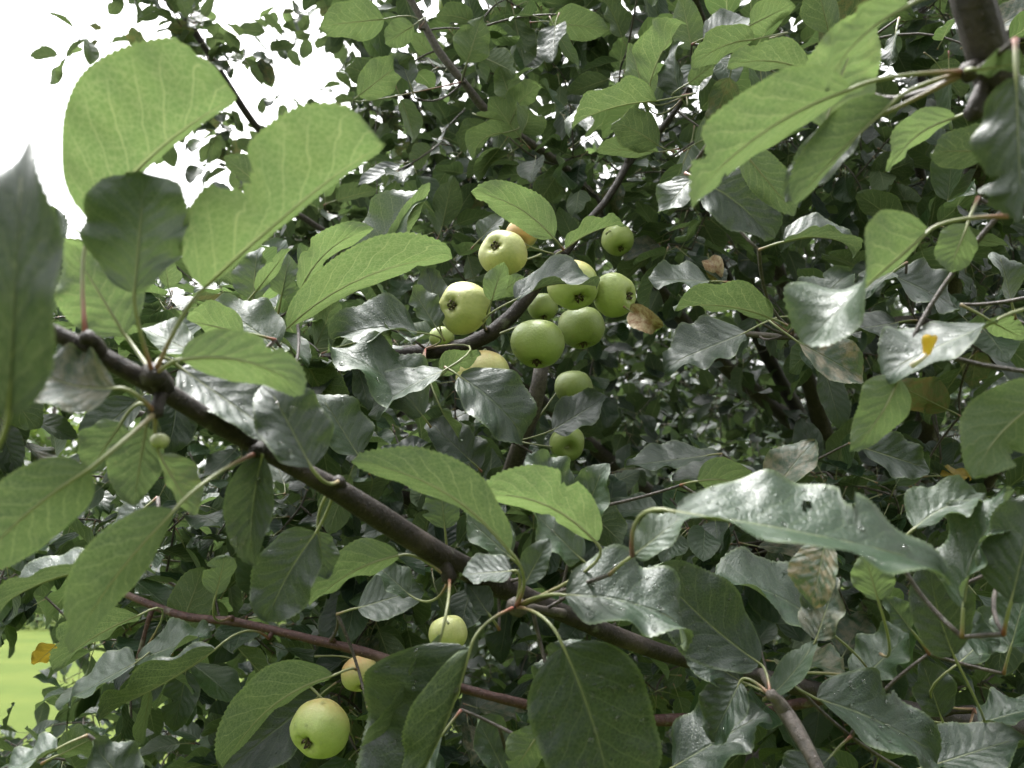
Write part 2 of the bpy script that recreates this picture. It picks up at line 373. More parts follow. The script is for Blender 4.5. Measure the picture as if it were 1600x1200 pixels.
# ------------------------------------------------------------------ the near apple tree: trunk and boughs
TRUNK = Vector((1.35, 2.9, 0))
tree = thing('apple_tree', 'near apple tree whose wet boughs and toothed leaves fill most of the picture', 'tree', TRUNK)
back_tree = thing('apple_tree', 'farther apple tree with small looking leaves against the white sky, upper left', 'tree', (-.9, 4.6, 0))
def catmull(P, k=6):
    out = []
    for i in range(len(P)-1):
        p0, p1, p2, p3 = P[max(i-1, 0)], P[i], P[i+1], P[min(i+2, len(P)-1)]
        for j in range(k):
            t = j/k; out.append(.5*((2*p1)+(p2-p0)*t+(2*p0-5*p1+4*p2-p3)*t*t+(3*p1-p0-3*p2+p3)*t**3))
    out.append(P[-1]); return out
BR = {}
def knobby(P, rad, sides=12, amp=.10):
    V, Fc = tube_pts(P, rad, sides)
    for i, p in enumerate(P):
        for k in range(sides):
            q = V[i*sides+k]; n = mnoise.noise(q*95)*.6+mnoise.noise(q*320)*.4; V[i*sides+k] = p+(q-p)*(1+amp*2.0*n+.22*max(0, mnoise.noise(p*38))**1.0)
    return V, Fc
def branch(key, nodes, mat, label=None, parent=None, world=False, k=6):
    """nodes (px,py,depth,width_px) or world (Vector,radius)"""
    if world: P = [n[0] for n in nodes]; r = [n[1] for n in nodes]
    else: P = [at(*n[:3]) for n in nodes]; r = [n[3]/2*n[2]/F_PX for n in nodes]
    Q = catmull(P, k); rr = catmull([Vector((x, 0, 0)) for x in r], k); rad = [max(x.x, .0006) for x in rr]
    L = sum((Q[i+1]-Q[i]).length for i in range(len(Q)-1)); m = max(2, int(L/.008)) if L < 1.3 else int(L/.03)
    d = [0]
    for i in range(len(Q)-1): d.append(d[-1]+(Q[i+1]-Q[i]).length)
    fi = np.interp(np.linspace(0, d[-1], m+1), d, np.arange(len(Q)))
    PP = [Q[int(x)].lerp(Q[min(int(x)+1, len(Q)-1)], x-int(x)) for x in fi]; RR = [float(np.interp(x, np.arange(len(rad)), rad)) for x in fi]
    BR[key] = dict(P=PP, R=RR, mat=mat, label=label, tree=parent or tree, extra=[]); return PP
branch('bough', [(-90, 440, .31, 20), (60, 506, .325, 24), (150, 552, .335, 27), (245, 604, .35, 33), (385, 690, .39, 27), (530, 768, .44, 34), (640, 838, .48, 37), (725, 888, .52, 36), (860, 950, .57, 30), (1000, 1008, .62, 27), (1085, 1033, .65, 27), (1290, 1082, .70, 28), (1450, 1118, .74, 33), (1640, 1140, .80, 38), (1850, 1120, 1.05, 46), (1950, 1040, 1.6, 56), (1790, 960, 2.35, 60), (1420, 900, 2.85, 60)], M_BARK, 'thickest wet brown bough, crossing from the left edge down to the lower right')
branch('lowtwig', [(150, 905, .74, 7), (200, 930, .73, 10), (285, 962, .72, 12), (370, 972, .71, 13), (470, 995, .70, 13), (590, 1025, .69, 14), (700, 1068, .68, 14), (810, 1098, .68, 15), (950, 1125, .72, 17), (1120, 1120, .75, 17), (1290, 1092, .71, 16)], M_RED, 'slender reddish branch in the lower left, below the thick bough')
branch('topmid', [(600, -70, 1.12, 9), (645, 5, 1.12, 11), (685, 80, 1.12, 12), (722, 125, 1.12, 12), (765, 180, 1.14, 12), (815, 215, 1.15, 12), (860, 246, 1.18, 13), (920, 300, 1.30, 14), (1010, 420, 1.6, 18), (1120, 560, 2.0, 22), (1290, 700, 2.6, 26)], M_BARKG, 'thin grey branch slanting from the top centre')
branch('fruit', [(1120, 70, .95, 7), (1075, 140, .95, 8), (1040, 195, .95, 9), (990, 242, .95, 11), (972, 272, .94, 11), (950, 310, .93, 11), (917, 348, .91, 12), (885, 392, .89, 14), (850, 430, .88, 19), (805, 488, .87, 21), (750, 532, .87, 23), (690, 548, .88, 24), (620, 552, .90, 22), (545, 560, .94, 22), (480, 572, 1.0, 22), (400, 640, 1.3, 26), (560, 760, 1.9, 36), (1000, 830, 2.6, 44), (1290, 860, 2.9, 50)], M_BARK, 'fruiting branch rising through the apple cluster to the upper right')
branch('midstub', [(848, 560, .93, 22), (838, 620, .93, 26), (815, 690, .95, 27), (793, 765, 1.0, 28), (800, 860, 1.2, 30), (1000, 900, 2.0, 40), (1270, 890, 2.85, 44)], M_BARKG, 'grey upright stub below the apple cluster')
branch('nearpost', [(1490, -120, .32, 56), (1515, -20, .325, 58), (1535, 60, .33, 60), (1560, 140, .34, 60), (1605, 260, .36, 62), (1680, 420, .45, 66), (1760, 640, .8, 70), (1700, 800, 1.6, 70), (1400, 880, 2.8, 70)], M_BARK, 'dark blurred near branch at the upper right corner')
branch('darkvert', [(1442, -60, 1.45, 11), (1442, 70, 1.45, 12), (1440, 160, 1.45, 13), (1434, 250, 1.46, 14), (1447, 318, 1.47, 14), (1424, 358, 1.48, 15), (1380, 420, 1.6, 17), (1360, 600, 2.1, 22), (1370, 760, 2.75, 26)], M_BARK, 'black upright branch behind the leaves at the upper right')
branch('darkside', [(1424, 362, 1.48, 10), (1490, 338, 1.5, 10), (1560, 312, 1.52, 9), (1640, 280, 1.55, 8)], M_BARK)
branch('righttwig', [(1120, 516, .90, 6), (1160, 521, .90, 9), (1240, 526, .91, 10), (1330, 515, .97, 11), (1430, 500, 1.1, 13), (1520, 535, .96, 14)], M_BARKG)
branch('rightend', [(1512, 528, .95, 9), (1535, 548, .95, 13), (1600, 590, .97, 15), (1700, 660, 1.1, 18), (1640, 780, 1.9, 24), (1400, 850, 2.8, 30)], M_BARKG, 'rough broken-ended twig at the right edge')
branch('lowright', [(1320, 1290, .44, 20), (1285, 1215, .45, 20), (1245, 1140, .47, 20), (1218, 1100, .49, 21), (1200, 1065, .55, 15), (1190, 1050, .64, 12)], M_BARKG, 'short brown twig running off the bottom edge, right of the middle')
branch('spurtwig', [(808, 952, .47, 13), (830, 950, .50, 12), (880, 958, .56, 14)], M_BARKG)
branch('upstalk', [(1170, 60, 1.0, 7), (1165, 125, 1.0, 8), (1150, 170, 1.0, 9), (1100, 250, 1.1, 10), (1130, 420, 1.6, 15), (1250, 650, 2.5, 22)], M_BARK)
branch('leftfar', [(255, -60, 2.0, 10), (275, 0, 2.0, 10), (330, 90, 2.02, 10), (398, 195, 2.05, 11), (440, 240, 2.1, 11), (500, 360, 2.3, 13), (560, 480, 2.9, 18), (620, 640, 4.4, 30)], M_BARK, 'far thin branch against the white sky', back_tree)
branch('midfar', [(520, -30, 2.3, 9), (548, 45, 2.3, 9), (600, 110, 2.32, 10), (645, 165, 2.35, 11), (700, 260, 2.5, 14), (730, 420, 3.0, 22), (680, 640, 4.3, 40)], M_BARK, 'far dark branch left of the top centre', back_tree)
branch('farlimb', [(960, -90, 3.0, 16), (935, 20, 3.0, 18), (900, 150, 3.1, 20), (850, 330, 3.4, 26), (760, 540, 4.1, 36), (680, 700, 4.5, 46)], M_BARK, None, back_tree)
# trunks
branch('trunk', [(TRUNK+Vector((0, 0, -.1)), .12), (TRUNK+Vector((.01, 0, .35)), .095), (TRUNK+Vector((-.03, -.02, .85)), .085), (TRUNK+Vector((-.06, 0, 1.2)), .075), (TRUNK+Vector((.02, .1, 1.9)), .05), (TRUNK+Vector((.0, .1, 2.9)), .025), (TRUNK+Vector((-.2, -.1, 3.6)), .01)], M_BARKG, world=True)
branch('back_trunk', [(Vector((-.9, 4.6, -.1)), .11), (Vector((-.88, 4.6, .5)), .085), (Vector((-.8, 4.5, 1.2)), .07), (Vector((-.6, 4.4, 2.1)), .045), (Vector((-.5, 4.3, 3.3)), .02)], M_BARKG, parent=back_tree, world=True)
for i, (x, y, z) in enumerate([(-1.4, 1.6, 2.0), (-.6, 1.6, 2.4), (.3, 1.2, 2.6), (1.1, 1.0, 2.4), (2.2, 1.5, 2.4), (2.3, 1.2, 1.2), (1.6, -.6, 2.6), (.5, -.5, 2.9), (1.2, -1.9, 2.0), (.2, 1.5, .95), (-.6, 2.3, 1.7), (.9, 2.3, 3.1)]):
    a = TRUNK+Vector((-.05, 0, .95+.12*(i % 4))); b = Vector((x, y, z)); m = a.lerp(b, .5)+Vector((rng.uniform(-.15, .15), rng.uniform(-.1, .1), .18))
    branch('limb%d' % i, [(a, .035), (a.lerp(m, .5)+Vector((0, 0, .04)), .028), (m, .02), (m.lerp(b, .5)+Vector((0, 0, .05)), .012), (b, .005)], M_BARKG, world=True)
for i, (x, y, z) in enumerate([(-1.9, 3.6, 2.2), (-.9, 3.0, 2.9), (.2, 3.4, 3.3), (-2.0, 4.4, 2.7), (-.3, 3.8, 3.9)]):
    a = Vector((-.75, 4.5, 1.3+.12*i)); b = Vector((x, y, z)); m = a.lerp(b, .5)+Vector((rng.uniform(-.1, .1), 0, .2))
    branch('blimb%d' % i, [(a, .03), (m, .018), (b, .005)], M_BARKG, parent=back_tree, world=True)

def near_on(key, p):
    b = BR[key]; i = min(range(len(b['P'])), key=lambda k: (b['P'][k]-p).length_squared); return b['P'][i], b['R'][i]
def spur(key, p, r):
    """short fruiting spur from the branch to the point p"""
    q, rq = near_on(key, p); 
    if (q-p).length < .003: return
    m = q.lerp(p, .5)+UP*.002; pts = [q, q.lerp(m, .6), m, m.lerp(p, .5), p, p+(p-m).normalized()*r*.8]
    BR[key]['extra'].append(knobby(pts, [r*1.3, r*1.1, r, r*1.1, r*1.25, r*.4], 8, .25))
SP = {}
def node(name, br, x, y, d, r=.0028): SP[name] = (br, at(x, y, d)); spur(br, SP[name][1], r)
node('n0', 'bough', 134, 528, .325, .003); node('n1', 'bough', 240, 588, .335, .0042); node('n1b', 'bough', 243, 645, .34, .003)
node('n2', 'bough', 400, 708, .385, .003); node('n3', 'bough', 528, 752, .43, .003); node('n4', 'bough', 702, 905, .50, .004)
node('n5', 'spurtwig', 806, 948, .465, .0045); node('nR', 'nearpost', 1512, 112, .33, .004); node('nR2', 'nearpost', 1520, 180, .335, .003)
node('a1', 'lowtwig', 358, 966, .70, .002); node('a2', 'lowtwig', 517, 1000, .69, .002); node('a3', 'lowtwig', 215, 1032, .72, .002); node('a4', 'lowtwig', 420, 998, .70, .002)
node('b1', 'fruit', 665, 545, .87, .003); node('b2', 'fruit', 760, 515, .86, .003); node('b3', 'fruit', 870, 398, .87, .004); node('b4', 'fruit', 985, 240, .94, .003); node('b5', 'fruit', 1072, 148, .94, .002)
node('b6', 'fruit', 920, 350, .90, .002); node('b7', 'fruit', 560, 548, .90, .003); node('b8', 'fruit', 470, 560, .96, .003)
node('c1', 'lowright', 1203, 1085, .48, .003); node('c2', 'bough', 1365, 1060, .66, .003); node('c3', 'bough', 1522, 1108, .72, .003); node('c4', 'bough', 1420, 1112, .72, .002)
node('r1', 'righttwig', 1238, 524, .90, .002); node('t1', 'topmid', 722, 128, 1.1, .002); node('t2', 'topmid', 798, 195, 1.13, .002); node('t3', 'topmid', 655, 45, 1.11, .002)
node('u1', 'upstalk', 1165, 70, .99, .003); node('m1', 'midstub', 800, 690, .93, .003)

# ------------------------------------------------------------------ hand-placed leaves
PEND = []; HERO = []      # (obj name, branch key, visible size)
rs = random.Random(11)
def H(at_, b, t, d, a, roll, fp=16, fm=16, dd=0., bend=0, tone=None, sick=0., curl=0., lab=None, teeth=None, **o):
    """leaf from base pixel b to tip pixel t; a = apparent width px; roll 0 = upper face to the viewer, 90 = edge-on with the upper face up, 180 = underside"""
    B, T = at(b[0], b[1], d), at(t[0], t[1], d+dd); ch = T-B; L = ch.length; mp = (B+T)/2
    C = (EYE-mp).normalized(); P = ch.cross(C).normalized(); pv = P.dot(CY)*1.0-P.dot(CX)*.15
    if pv < 0: P = -P
    dm = d+dd/2
    curl = curl+rs.uniform(-.05, .09)
    ctrl = mp+P*(2*bend*dm/F_PX)+C*(2*curl*L)
    mid = lambda u: bez(B, ctrl, T, u)
    tw = rs.uniform(-13, 13); r0, r1 = roll if isinstance(roll, tuple) else (roll-tw, roll+tw)
    def Nf(u, Tn):
        c = C-Tn*C.dot(Tn); c.normalize(); p = Tn.cross(c); 
        if p.dot(P) < 0: p = -p
        r = R(r0+(r1-r0)*u); return c*math.cos(r)+p*math.sin(r), p*math.cos(r)-c*math.sin(r)
    rm = (r0+r1)/2; bites = o.get('bites', ())
    if not bites and not o.get('drops') and rs.random() < .34: bites = tuple((rs.choice((-1, 1)), rs.uniform(.3, .92), rs.uniform(.025, .06), rs.uniform(.2, .5)) for _ in range(rs.choice((1, 1, 2))))
    wp, wm = o.get('wp', 1.), o.get('wm', 1.)
    if rm > 90: fp, fm, wp, wm = fm, fp, wm, wp; bites = tuple((-q[0],)+tuple(q[1:]) for q in bites)   # sides named as seen in the picture
    den = .5*(wp*abs(math.cos(R(rm-fp)))+wm*abs(math.cos(R(rm+fm))))
    W = min(a*dm/F_PX/max(den, .12), 1.0*L if 'wm' in o else .86*L)
    br, pet = (at_ if not isinstance(at_, str) else SP[at_]) if at_ else (None, None)
    if pet is None:
        back = -(mid(.05)-mid(0)).normalized(); pet = B+back*rs.uniform(.012, .022)-C*rs.uniform(.004, .014)
        best = min(((k, i) for k in BR if BR[k]['tree'] is tree and k != 'trunk' for i in range(0, len(BR[k]['P']), 2)), key=lambda ki: (BR[ki[0]]['P'][ki[1]]-pet).length_squared)
        br = best[0]; PEND.append(pet)
    px = L*F_PX/dm
    V, Fc, UV, MI = leaf_geo(mid, Nf, W, rs, fp, fm, teeth=teeth or int(min(34, max(13, px/7))), nt=o.get('nt', 5 if px > 110 else 4), pet=pet, wav=o.get('wav', rs.uniform(.06, .15)),
        bites=bites, holes=o.get('holes', ()), shape=o.get('shape', (.60, .78)), drops=o.get('drops', 0), cup=o.get('cup', .8), nwav=o.get('nwav'), wp=wp, wm=wm)
    V = [v-B for v in V]
    ob = mesh_obj('leaf', V, Fc, [M_LEAF, M_STALK, M_DROP], None, UV, MI, B, {'tone': tone if tone is not None else rs.uniform(.25, .75), 'sick': sick})
    if lab: ob['label'] = lab
    HERO.append((ob, br))
# --- left bough
H('n0', (147, 350), (370, 152), .34, 146, 176, 4, 50, bend=17, tone=.75, wav=.02, wm=.10, shape=(.55, .30), bites=((1, .97, .05, .3),), lab='largest pale backlit leaf, standing upright against the white sky')
H('n1', (210, 458), (226, 272), .32, 150, 24, 12, 14, tone=.55, curl=-.05, shape=(.55, .36), bites=((1, .99, .05, .5),), lab='dark blue-grey rounded leaf standing between two pale upright leaves')
H('n1', (318, 452), (592, 224), .33, 122, 168, 6, 50, bend=6, tone=.72, wm=.16, shape=(.40, .30), wav=.03, bites=((1, .44, .085, .42),), lab='long pale upright leaf with a deep bite in its upper edge')
H('n1', (194, 522), (108, 382), .36, 118, 172, 10, 12, tone=.85, bites=((1, .8, .06, .3),))
H(('bough', at(-50, 760, .26)), (14, 640), (36, 212), .225, 128, 30, 14, 20, tone=.12, curl=.06, lab='blurred dark leaf cut off by the left edge, nearest of all')
H(None, (40, 520), (88, 325), .47, 75, 40, 16, 16, tone=.4)
H('n1', (283, 562), (478, 612), .33, 74, 160, 18, 25, bend=22, tone=.72, shape=(.45, .6), bites=((1, .62, .05, .3),))
H('n1', (282, 575), (445, 690), .385, 95, 42, 10, 22, tone=.05, drops=14)
H('n3', (486, 730), (416, 596), .375, 108, 26, 12, 18, tone=.05, drops=10)
H('n1b', (180, 607), (42, 566), .325, 98, 34, 28, 18, bend=-14, tone=.2, sick=.35, shape=(.6, .6), lab='dark curled leaf with a brown tip beside the bough at the left')
H('n1b', (140, 733), (-60, 915), .31, 120, 166, 12, 16, bend=14, tone=.35, wav=.03, lab='large olive underside of a leaf cut by the left edge, mid-height')
H('n2', (272, 798), (112, 1010), .335, 88, 160, 12, 40, bend=10, tone=.38, wav=.03, curl=.03, lab='long olive leaf hanging in front of the reddish branch')
H(None, (148, 890), (-18, 962), .46, 58, 74, 22, 36, bend=14, tone=.2, wav=.06)
H('n1b', (228, 668), (208, 790), .36, 80, 165, 14, 30, tone=.4)
H('n1b', (250, 712), (304, 805), .35, 48, 160, 20, 50, tone=.95, sick=.15)
H('n1b', (190, 660), (140, 735), .38, 70, 150, tone=.35)
H('n2', (410, 712), (392, 885), .385, 70, 30, 28, 20, bend=6, tone=.12, drops=26, lab='narrow hanging leaf covered in rain drops below the bough')
H('n3', (494, 832), (416, 972), .45, 98, 20, 12, 12, bend=6, tone=.1, shape=(.55, .62), lab='dark oval leaf hanging left of the thick bough')
H('n3', (497, 832), (508, 905), .46, 42, 35, tone=.35)
H('n4', (624, 868), (484, 948), .49, 50, 148, 14, 40, bend=14, tone=.62)
H(None, (225, 795), (150, 858), .55, 58, 66, 8, 20, tone=.1, drops=6)
H('a1', (337, 930), (352, 868), .60, 90, 150, tone=.5, shape=(.7, .6))
H('a4', (337, 1014), (148, 1118), .60, 68, 78, 26, 50, bend=-8, tone=.15, drops=8, lab='long folded grey-violet leaf below the reddish branch')
H('a3', (216, 962), (82, 1045), .60, 50, 130, 20, 30, bend=8, tone=.45)
H('a3', (215, 1031), (330, 990), .66, 46, 62, tone=.5, drops=4)
H('a3', (212, 1036), (102, 1095), .64, 44, 66, tone=.4)
H(None, (92, 1180), (152, 1150), .58, 52, 150, tone=.75, shape=(.6, .5))
H(None, (206, 1236), (142, 1160), .50, 88, 30, tone=.15)
H(None, (90, 1170), (-10, 1215), .5, 50, 70, tone=.3)
H(('lowtwig', at(556, 1046, .60)), (520, 1056), (348, 1205), .55, 62, 150, 12, 50, bend=26, tone=.45, wav=.04, lab='long olive leaf beside the lowest apple')
H(None, (498, 1088), (330, 1220), .75, 95, 26, tone=.05)
H('n5', (735, 1013), (610, 1290), .43, 195, 14, 10, 132, bend=-14, wm=.48, tone=.04, drops=30, shape=(.45, .6), lab='big dark leaf at the bottom with a pale edge rolled over it')
H('n4', (690, 990), (560, 1190), .44, 44, 105, 30, 40, bend=-18, tone=.3)
H('n5', (880, 1010), (962, 1285), .41, 190, 10, 10, 14, bend=10, tone=.06, drops=55, shape=(.42, .55), wav=.03, lab='largest dark leaf dotted with rain drops at the bottom centre')
H('n5', (884, 930), (1088, 985), .43, 128, 44, 12, 26, bend=14, tone=.18, drops=34, shape=(.5, .55), lab='broad glossy dark leaf pointing right, with beaded drops')
H('c1', (1186, 1036), (1020, 884), .50, 120, 22, 14, 10, bend=-8, tone=.06, drops=10, shape=(.5, .5))
H('c2', (1276, 974), (1112, 906), .55, 84, 56, 14, 20, bend=16, tone=.3, drops=12, shape=(.6, .6))
H(('bough', at(988, 868, .40)), (1055, 800), (1486, 886), .335, 104, 58, 8, 24, bend=7, tone=.32, dd=-.01, curl=.02, drops=20, shape=(.50, .60), wav=.05, bites=((1, .66, .020, .42), (1, .68, .012, .2)), teeth=64, nt=12, holes=((.50, .52, .016, 5.), (.515, .58, .012, 6.), (.49, .47, .010, 5.)), lab='very large grey wet leaf with holes, lying flat at the right')
H(None, (990, 868), (1075, 800), .40, 52, 40, tone=.55)
H(None, (1290, 845), (1268, 950), .42, 100, 40, tone=.45, sick=.9, lab='mottled brownish leaf under the very large grey leaf')
H(None, (1275, 1000), (1308, 902), .50, 88, 42, tone=.1, sick=.25, drops=12)
H(('bough', at(1376, 1022, .58)), (1372, 938), (1352, 868), .44, 72, 168, 10, 12, tone=.8)
H(None, (1424, 985), (1384, 932), .5, 36, 30, tone=.6)
H('c3', (1490, 1024), (1452, 872), .47, 90, 24, 10, 20, bend=-6, tone=.04, drops=8)
H(None, (1505, 950), (1590, 770), .40, 70, 60, 20, 20, bend=18, tone=.35, wav=.14, nwav=2.6)
H(None, (1580, 940), (1620, 770), .38, 100, 30, tone=.2, wav=.1)
H(None, (1545, 855), (1482, 805), .44, 62, 50, tone=.45, drops=5)
H(None, (1430, 825), (1540, 776), .42, 66, 52, 26, 16, bend=10, tone=.6, teeth=12, shape=(.7, .9), lab='small pointed pale leaf with a toothed torn edge behind the large grey leaf')
H(None, (1480, 975), (1560, 1010), .5, 60, 40, tone=.3, drops=6)
H(None, (1660, 610), (1520, 748), .36, 108, 165, 10, 14, bend=18, tone=.8, bites=((-1, .62, .08, .5),), lab='bright green leaf with a bite out of it at the right edge')
H(('rightend', at(1640, 478, .42)), (1555, 502), (1376, 582), .40, 66, (74, 40), 10, 22, bend=0, tone=.15, shape=(.8, .6), lab='grey twisted leaf that holds the yellow petal')
H(None, (1405, 588), (1328, 706), .40, 72, 160, 12, 20, bend=-8, tone=.68, shape=(.5, 1.1))
H(('nearpost', at(1575, 338, .36)), (1448, 364), (1254, 538), .36, 66, (140, 30), 20, 20, bend=2, tone=.58, shape=(.55, .6), lab='twisted leaf hanging on a long stalk at the right')
H(None, (1512, 350), (1482, 425), .40, 58, 160, tone=.85)
H('nR', (1328, 140), (1070, 324), .325, 92, 152, 10, 44, bend=24, tone=.66, wav=.04, lab='long curved bright leaf, lower side showing, hanging from the near branch')
H('nR', (1395, 160), (1240, 318), .335, 58, 158, 10, 60, bend=4, tone=.45, wav=.03)
H(None, (1335, 185), (1228, 315), .37, 66, 20, tone=.2, lab='dark green veined leaf half hidden behind a pale one, upper right')
H('nR', (1290, 196), (1358, 26), .35, 110, 175, 6, 10, bend=6, tone=1.0, sick=.06, shape=(.5, .6), lab='brightest yellow-green backlit leaf at the upper right')
H(('nearpost', at(1495, -10, .31)), (1420, 8), (1288, 142), .30, 42, 130, 24, 30, bend=18, tone=.7, curl=.03)
H(None, (1264, 112), (1134, 104), .50, 44, 152, 14, 40, bend=12, tone=.5)
H('u1', (1178, 62), (1080, 106), .72, 46, 140, tone=.5, bend=10)
H('u1', (1172, 40), (1240, 6), .72, 46, 150, tone=.65)
H('b5', (1064, 150), (1056, 62), .85, 40, 62, tone=.2, bend=6)
H('b5', (1016, 130), (1068, 38), .80, 46, 140, 12, 50, tone=.66, bend=8)
H('b5', (1010, 160), (985, 70), .84, 46, 165, tone=.6)
H('b5', (1076, 130), (1122, 95), .80, 30, 140, tone=.5)
H(None, (1100, 60), (1178, 22), .80, 60, 60, tone=.25)
H('b5', (1026, 158), (882, 202), .76, 66, 98, 34, 44, bend=10, tone=.5, lab='folded leaf showing grey top and bright lower half, above the apples to the right')
H(None, (1085, 275), (1030, 335), .55, 50, 48, tone=.3)
H(None, (1098, 284), (1206, 374), .50, 84, 34, 18, 14, bend=8, tone=.1, drops=8)
H(None, (1158, 232), (1242, 335), .48, 58, 162, tone=.4)
H('nR2', (1492, 184), (1390, 268), .40, 40, 148, 14, 40, bend=16, tone=.75)
H(None, (1560, 236), (1452, 236), .42, 64, 150, tone=.1)
H(None, (1588, 120), (1596, 350), .29, 96, 40, tone=.08, lab='blurred dark near leaf at the upper right edge')
H('nR', (1528, 108), (1600, 98), .31, 34, 130, tone=.4)
H(None, (1400, 50), (1388, 105), .7, 40, 60, tone=.1)
H(None, (1225, 378), (1342, 392), .55, 50, 78, 30, 30, bend=14, tone=.25)
H(None, (1206, 498), (1052, 482), .62, 44, 134, 14, 36, bend=12, tone=.45, lab='olive leaf edge lying just right of the apples')
H(None, (1110, 440), (1012, 436), .74, 62, 62, tone=.2)
H('r1', (1164, 520), (1036, 572), .72, 74, 50, tone=.14, drops=6)
H('r1', (1246, 534), (1354, 594), .62, 62, 44, tone=.4, sick=.75, lab='oval mottled leaf with brown decay, right of the dark hollow')
H(None, (1250, 500), (1330, 420), .80, 74, 44, tone=.35)
H(None, (1400, 505), (1300, 520), .80, 70, 60, tone=.05, drops=4)
H(None, (1395, 430), (1500, 480), .80, 86, 54, tone=.08, drops=4)
H(None, (1395, 425), (1330, 470), .78, 56, 60, tone=.15)
H(None, (1200, 778), (1272, 684), .60, 62, 40, tone=.4, sick=.55, lab='pale leaf with reddish worn edge below the dark hollow')
H(None, (1350, 700), (1456, 734), .72, 62, 30, tone=.1)
H(None, (1105, 712), (978, 728), .72, 40, 58, tone=.08)
H(None, (1190, 748), (1050, 745), .74, 60, 62, tone=.08)
H(None, (1090, 752), (1182, 780), .60, 52, 138, tone=.6, bend=14)
H('n5', (932, 848), (735, 776), .43, 70, 150, 12, 44, bend=28, tone=.9, wav=.03, lab='bright yellow-green arched leaf above the spur at the lower centre')
H(None, (890, 775), (824, 712), .58, 62, 36, tone=.5, drops=8)
H(None, (905, 830), (944, 724), .57, 66, 34, 10, 20, tone=.55, drops=8)
H('n5', (795, 860), (548, 722), .40, 62, (120, 160), 14, 36, bend=30, tone=.4, wav=.03, curl=.04)
H(None, (798, 872), (722, 802), .52, 66, 48, tone=.55, drops=14)
H(None, (908, 874), (826, 792), .50, 72, 46, tone=.5, drops=14)
H('n5', (800, 892), (718, 898), .45, 50, 50, tone=.06)
H('n5', (820, 912), (858, 842), .45, 42, 26, tone=.2)
H(None, (695, 825), (688, 756), .58, 58, 24, tone=.5)
H('n4', (640, 930), (588, 882), .58, 68, 44, tone=.35, drops=10)
H(None, (560, 950), (660, 920), .62, 70, 34, tone=.2)
H(None, (764, 960), (730, 910), .52, 66, 40, tone=.1)
H(None, (860, 1120), (905, 1000), .50, 80, 40, tone=.25, drops=6)
H('b1', (692, 580), (576, 650), .66, 48, 64, 10, 14, bend=6, tone=.3, drops=5, lab='bright wet grey-lilac leaf below the yellow apple')
H('b1', (690, 586), (752, 556), .70, 34, 140, tone=.7, bend=6)
H(None, (660, 650), (512, 542), .68, 84, 50, 14, 18, bend=14, tone=.45, drops=8)
H(None, (718, 588), (826, 692), .66, 92, 36, 14, 16, bend=8, tone=.15, lab='dark leaf hanging in front of the yellow apple')
H(None, (560, 712), (498, 612), .62, 96, 40, tone=.3, drops=8)
H('b1', (652, 520), (518, 530), .72, 62, 52, 26, 26, bend=12, tone=.25)
H(None, (682, 512), (642, 448), .74, 42, 46, tone=.4)
H(None, (686, 505), (668, 418), .78, 52, 30, tone=.08)
H('b8', (450, 512), (705, 402), .58, 62, 158, 8, 50, bend=24, tone=.74, wav=.03, shape=(.6, .42), lab='long bright green leaf pointing right towards the apples')
H(None, (575, 425), (662, 292), .66, 66, 50, 20, 22, bend=6, tone=.5)
H(None, (606, 395), (672, 286), .65, 28, 150, tone=.8)
H(None, (470, 452), (585, 356), .62, 40, 156, 10, 44, bend=18, tone=.82)
H(None, (395, 468), (402, 384), .62, 54, 40, tone=.5)
H(None, (440, 462), (452, 398), .62, 58, 36, tone=.6)
H(None, (400, 455), (452, 388), .60, 20, 140, tone=.8)
H(None, (428, 545), (318, 478), .56, 76, 50, tone=.5, bend=10)
H(None, (380, 520), (290, 500), .52, 60, 140, tone=.75)
H(None, (300, 550), (205, 505), .48, 60, 60, tone=.55)
H(None, (865, 372), (736, 300), .72, 60, 168, 8, 30, bend=14, tone=.84, lab='bright yellow-green leaf right above the topmost clustered apple')
H(None, (750, 374), (784, 336), .86, 48, 40, tone=.35)
H('b2', (806, 468), (932, 452), .69, 46, 60, 14, 36, bend=16, tone=.14, shape=(.6, .5), lab='dark leaf lying across the front of two clustered apples')
H('b2', (768, 470), (786, 412), .74, 38, 160, tone=.75)
H('b2', (776, 462), (818, 432), .76, 30, 155, tone=.8)
H('b3', (884, 388), (978, 350), .80, 30, 110, 34, 40, bend=8, tone=.7)
H('m1', (864, 672), (948, 620), .84, 56, 40, tone=.04)
H(None, (735, 720), (668, 655), .80, 60, 40, tone=.04)
H(None, (740, 740), (700, 660), .86, 80, 30, tone=.04)
H('b1', (690, 640), (720, 690), .76, 50, 100, tone=.6)
# --- upper middle
H('t1', (560, 150), (640, 88), 1.0, 52, 165, tone=.7)
H('t1', (730, 97), (752, 28), 1.0, 58, 170, tone=.7, lab='upright pale leaf on the thin grey branch at the top')
H('t3', (646, 40), (602, 68), 1.0, 52, 165, tone=.65)
H('t3', (600, 30), (500, 40), .95, 60, 160, tone=.6)
H('t2', (786, 208), (738, 248), 1.0, 48, 140, 12, 40, bend=12, tone=.65)
H('t2', (797, 152), (780, 104), 1.05, 50, 168, tone=.85)
H('t2', (802, 180), (846, 136), 1.05, 40, 150, tone=.8, bend=8)
H('t2', (745, 180), (790, 190), 1.05, 34, 100, tone=.75)
H(None, (640, 130), (622, 78), 1.0, 34, 30, tone=.15)
H(None, (420, 300), (350, 245), 1.5, 44, 140, tone=.4)
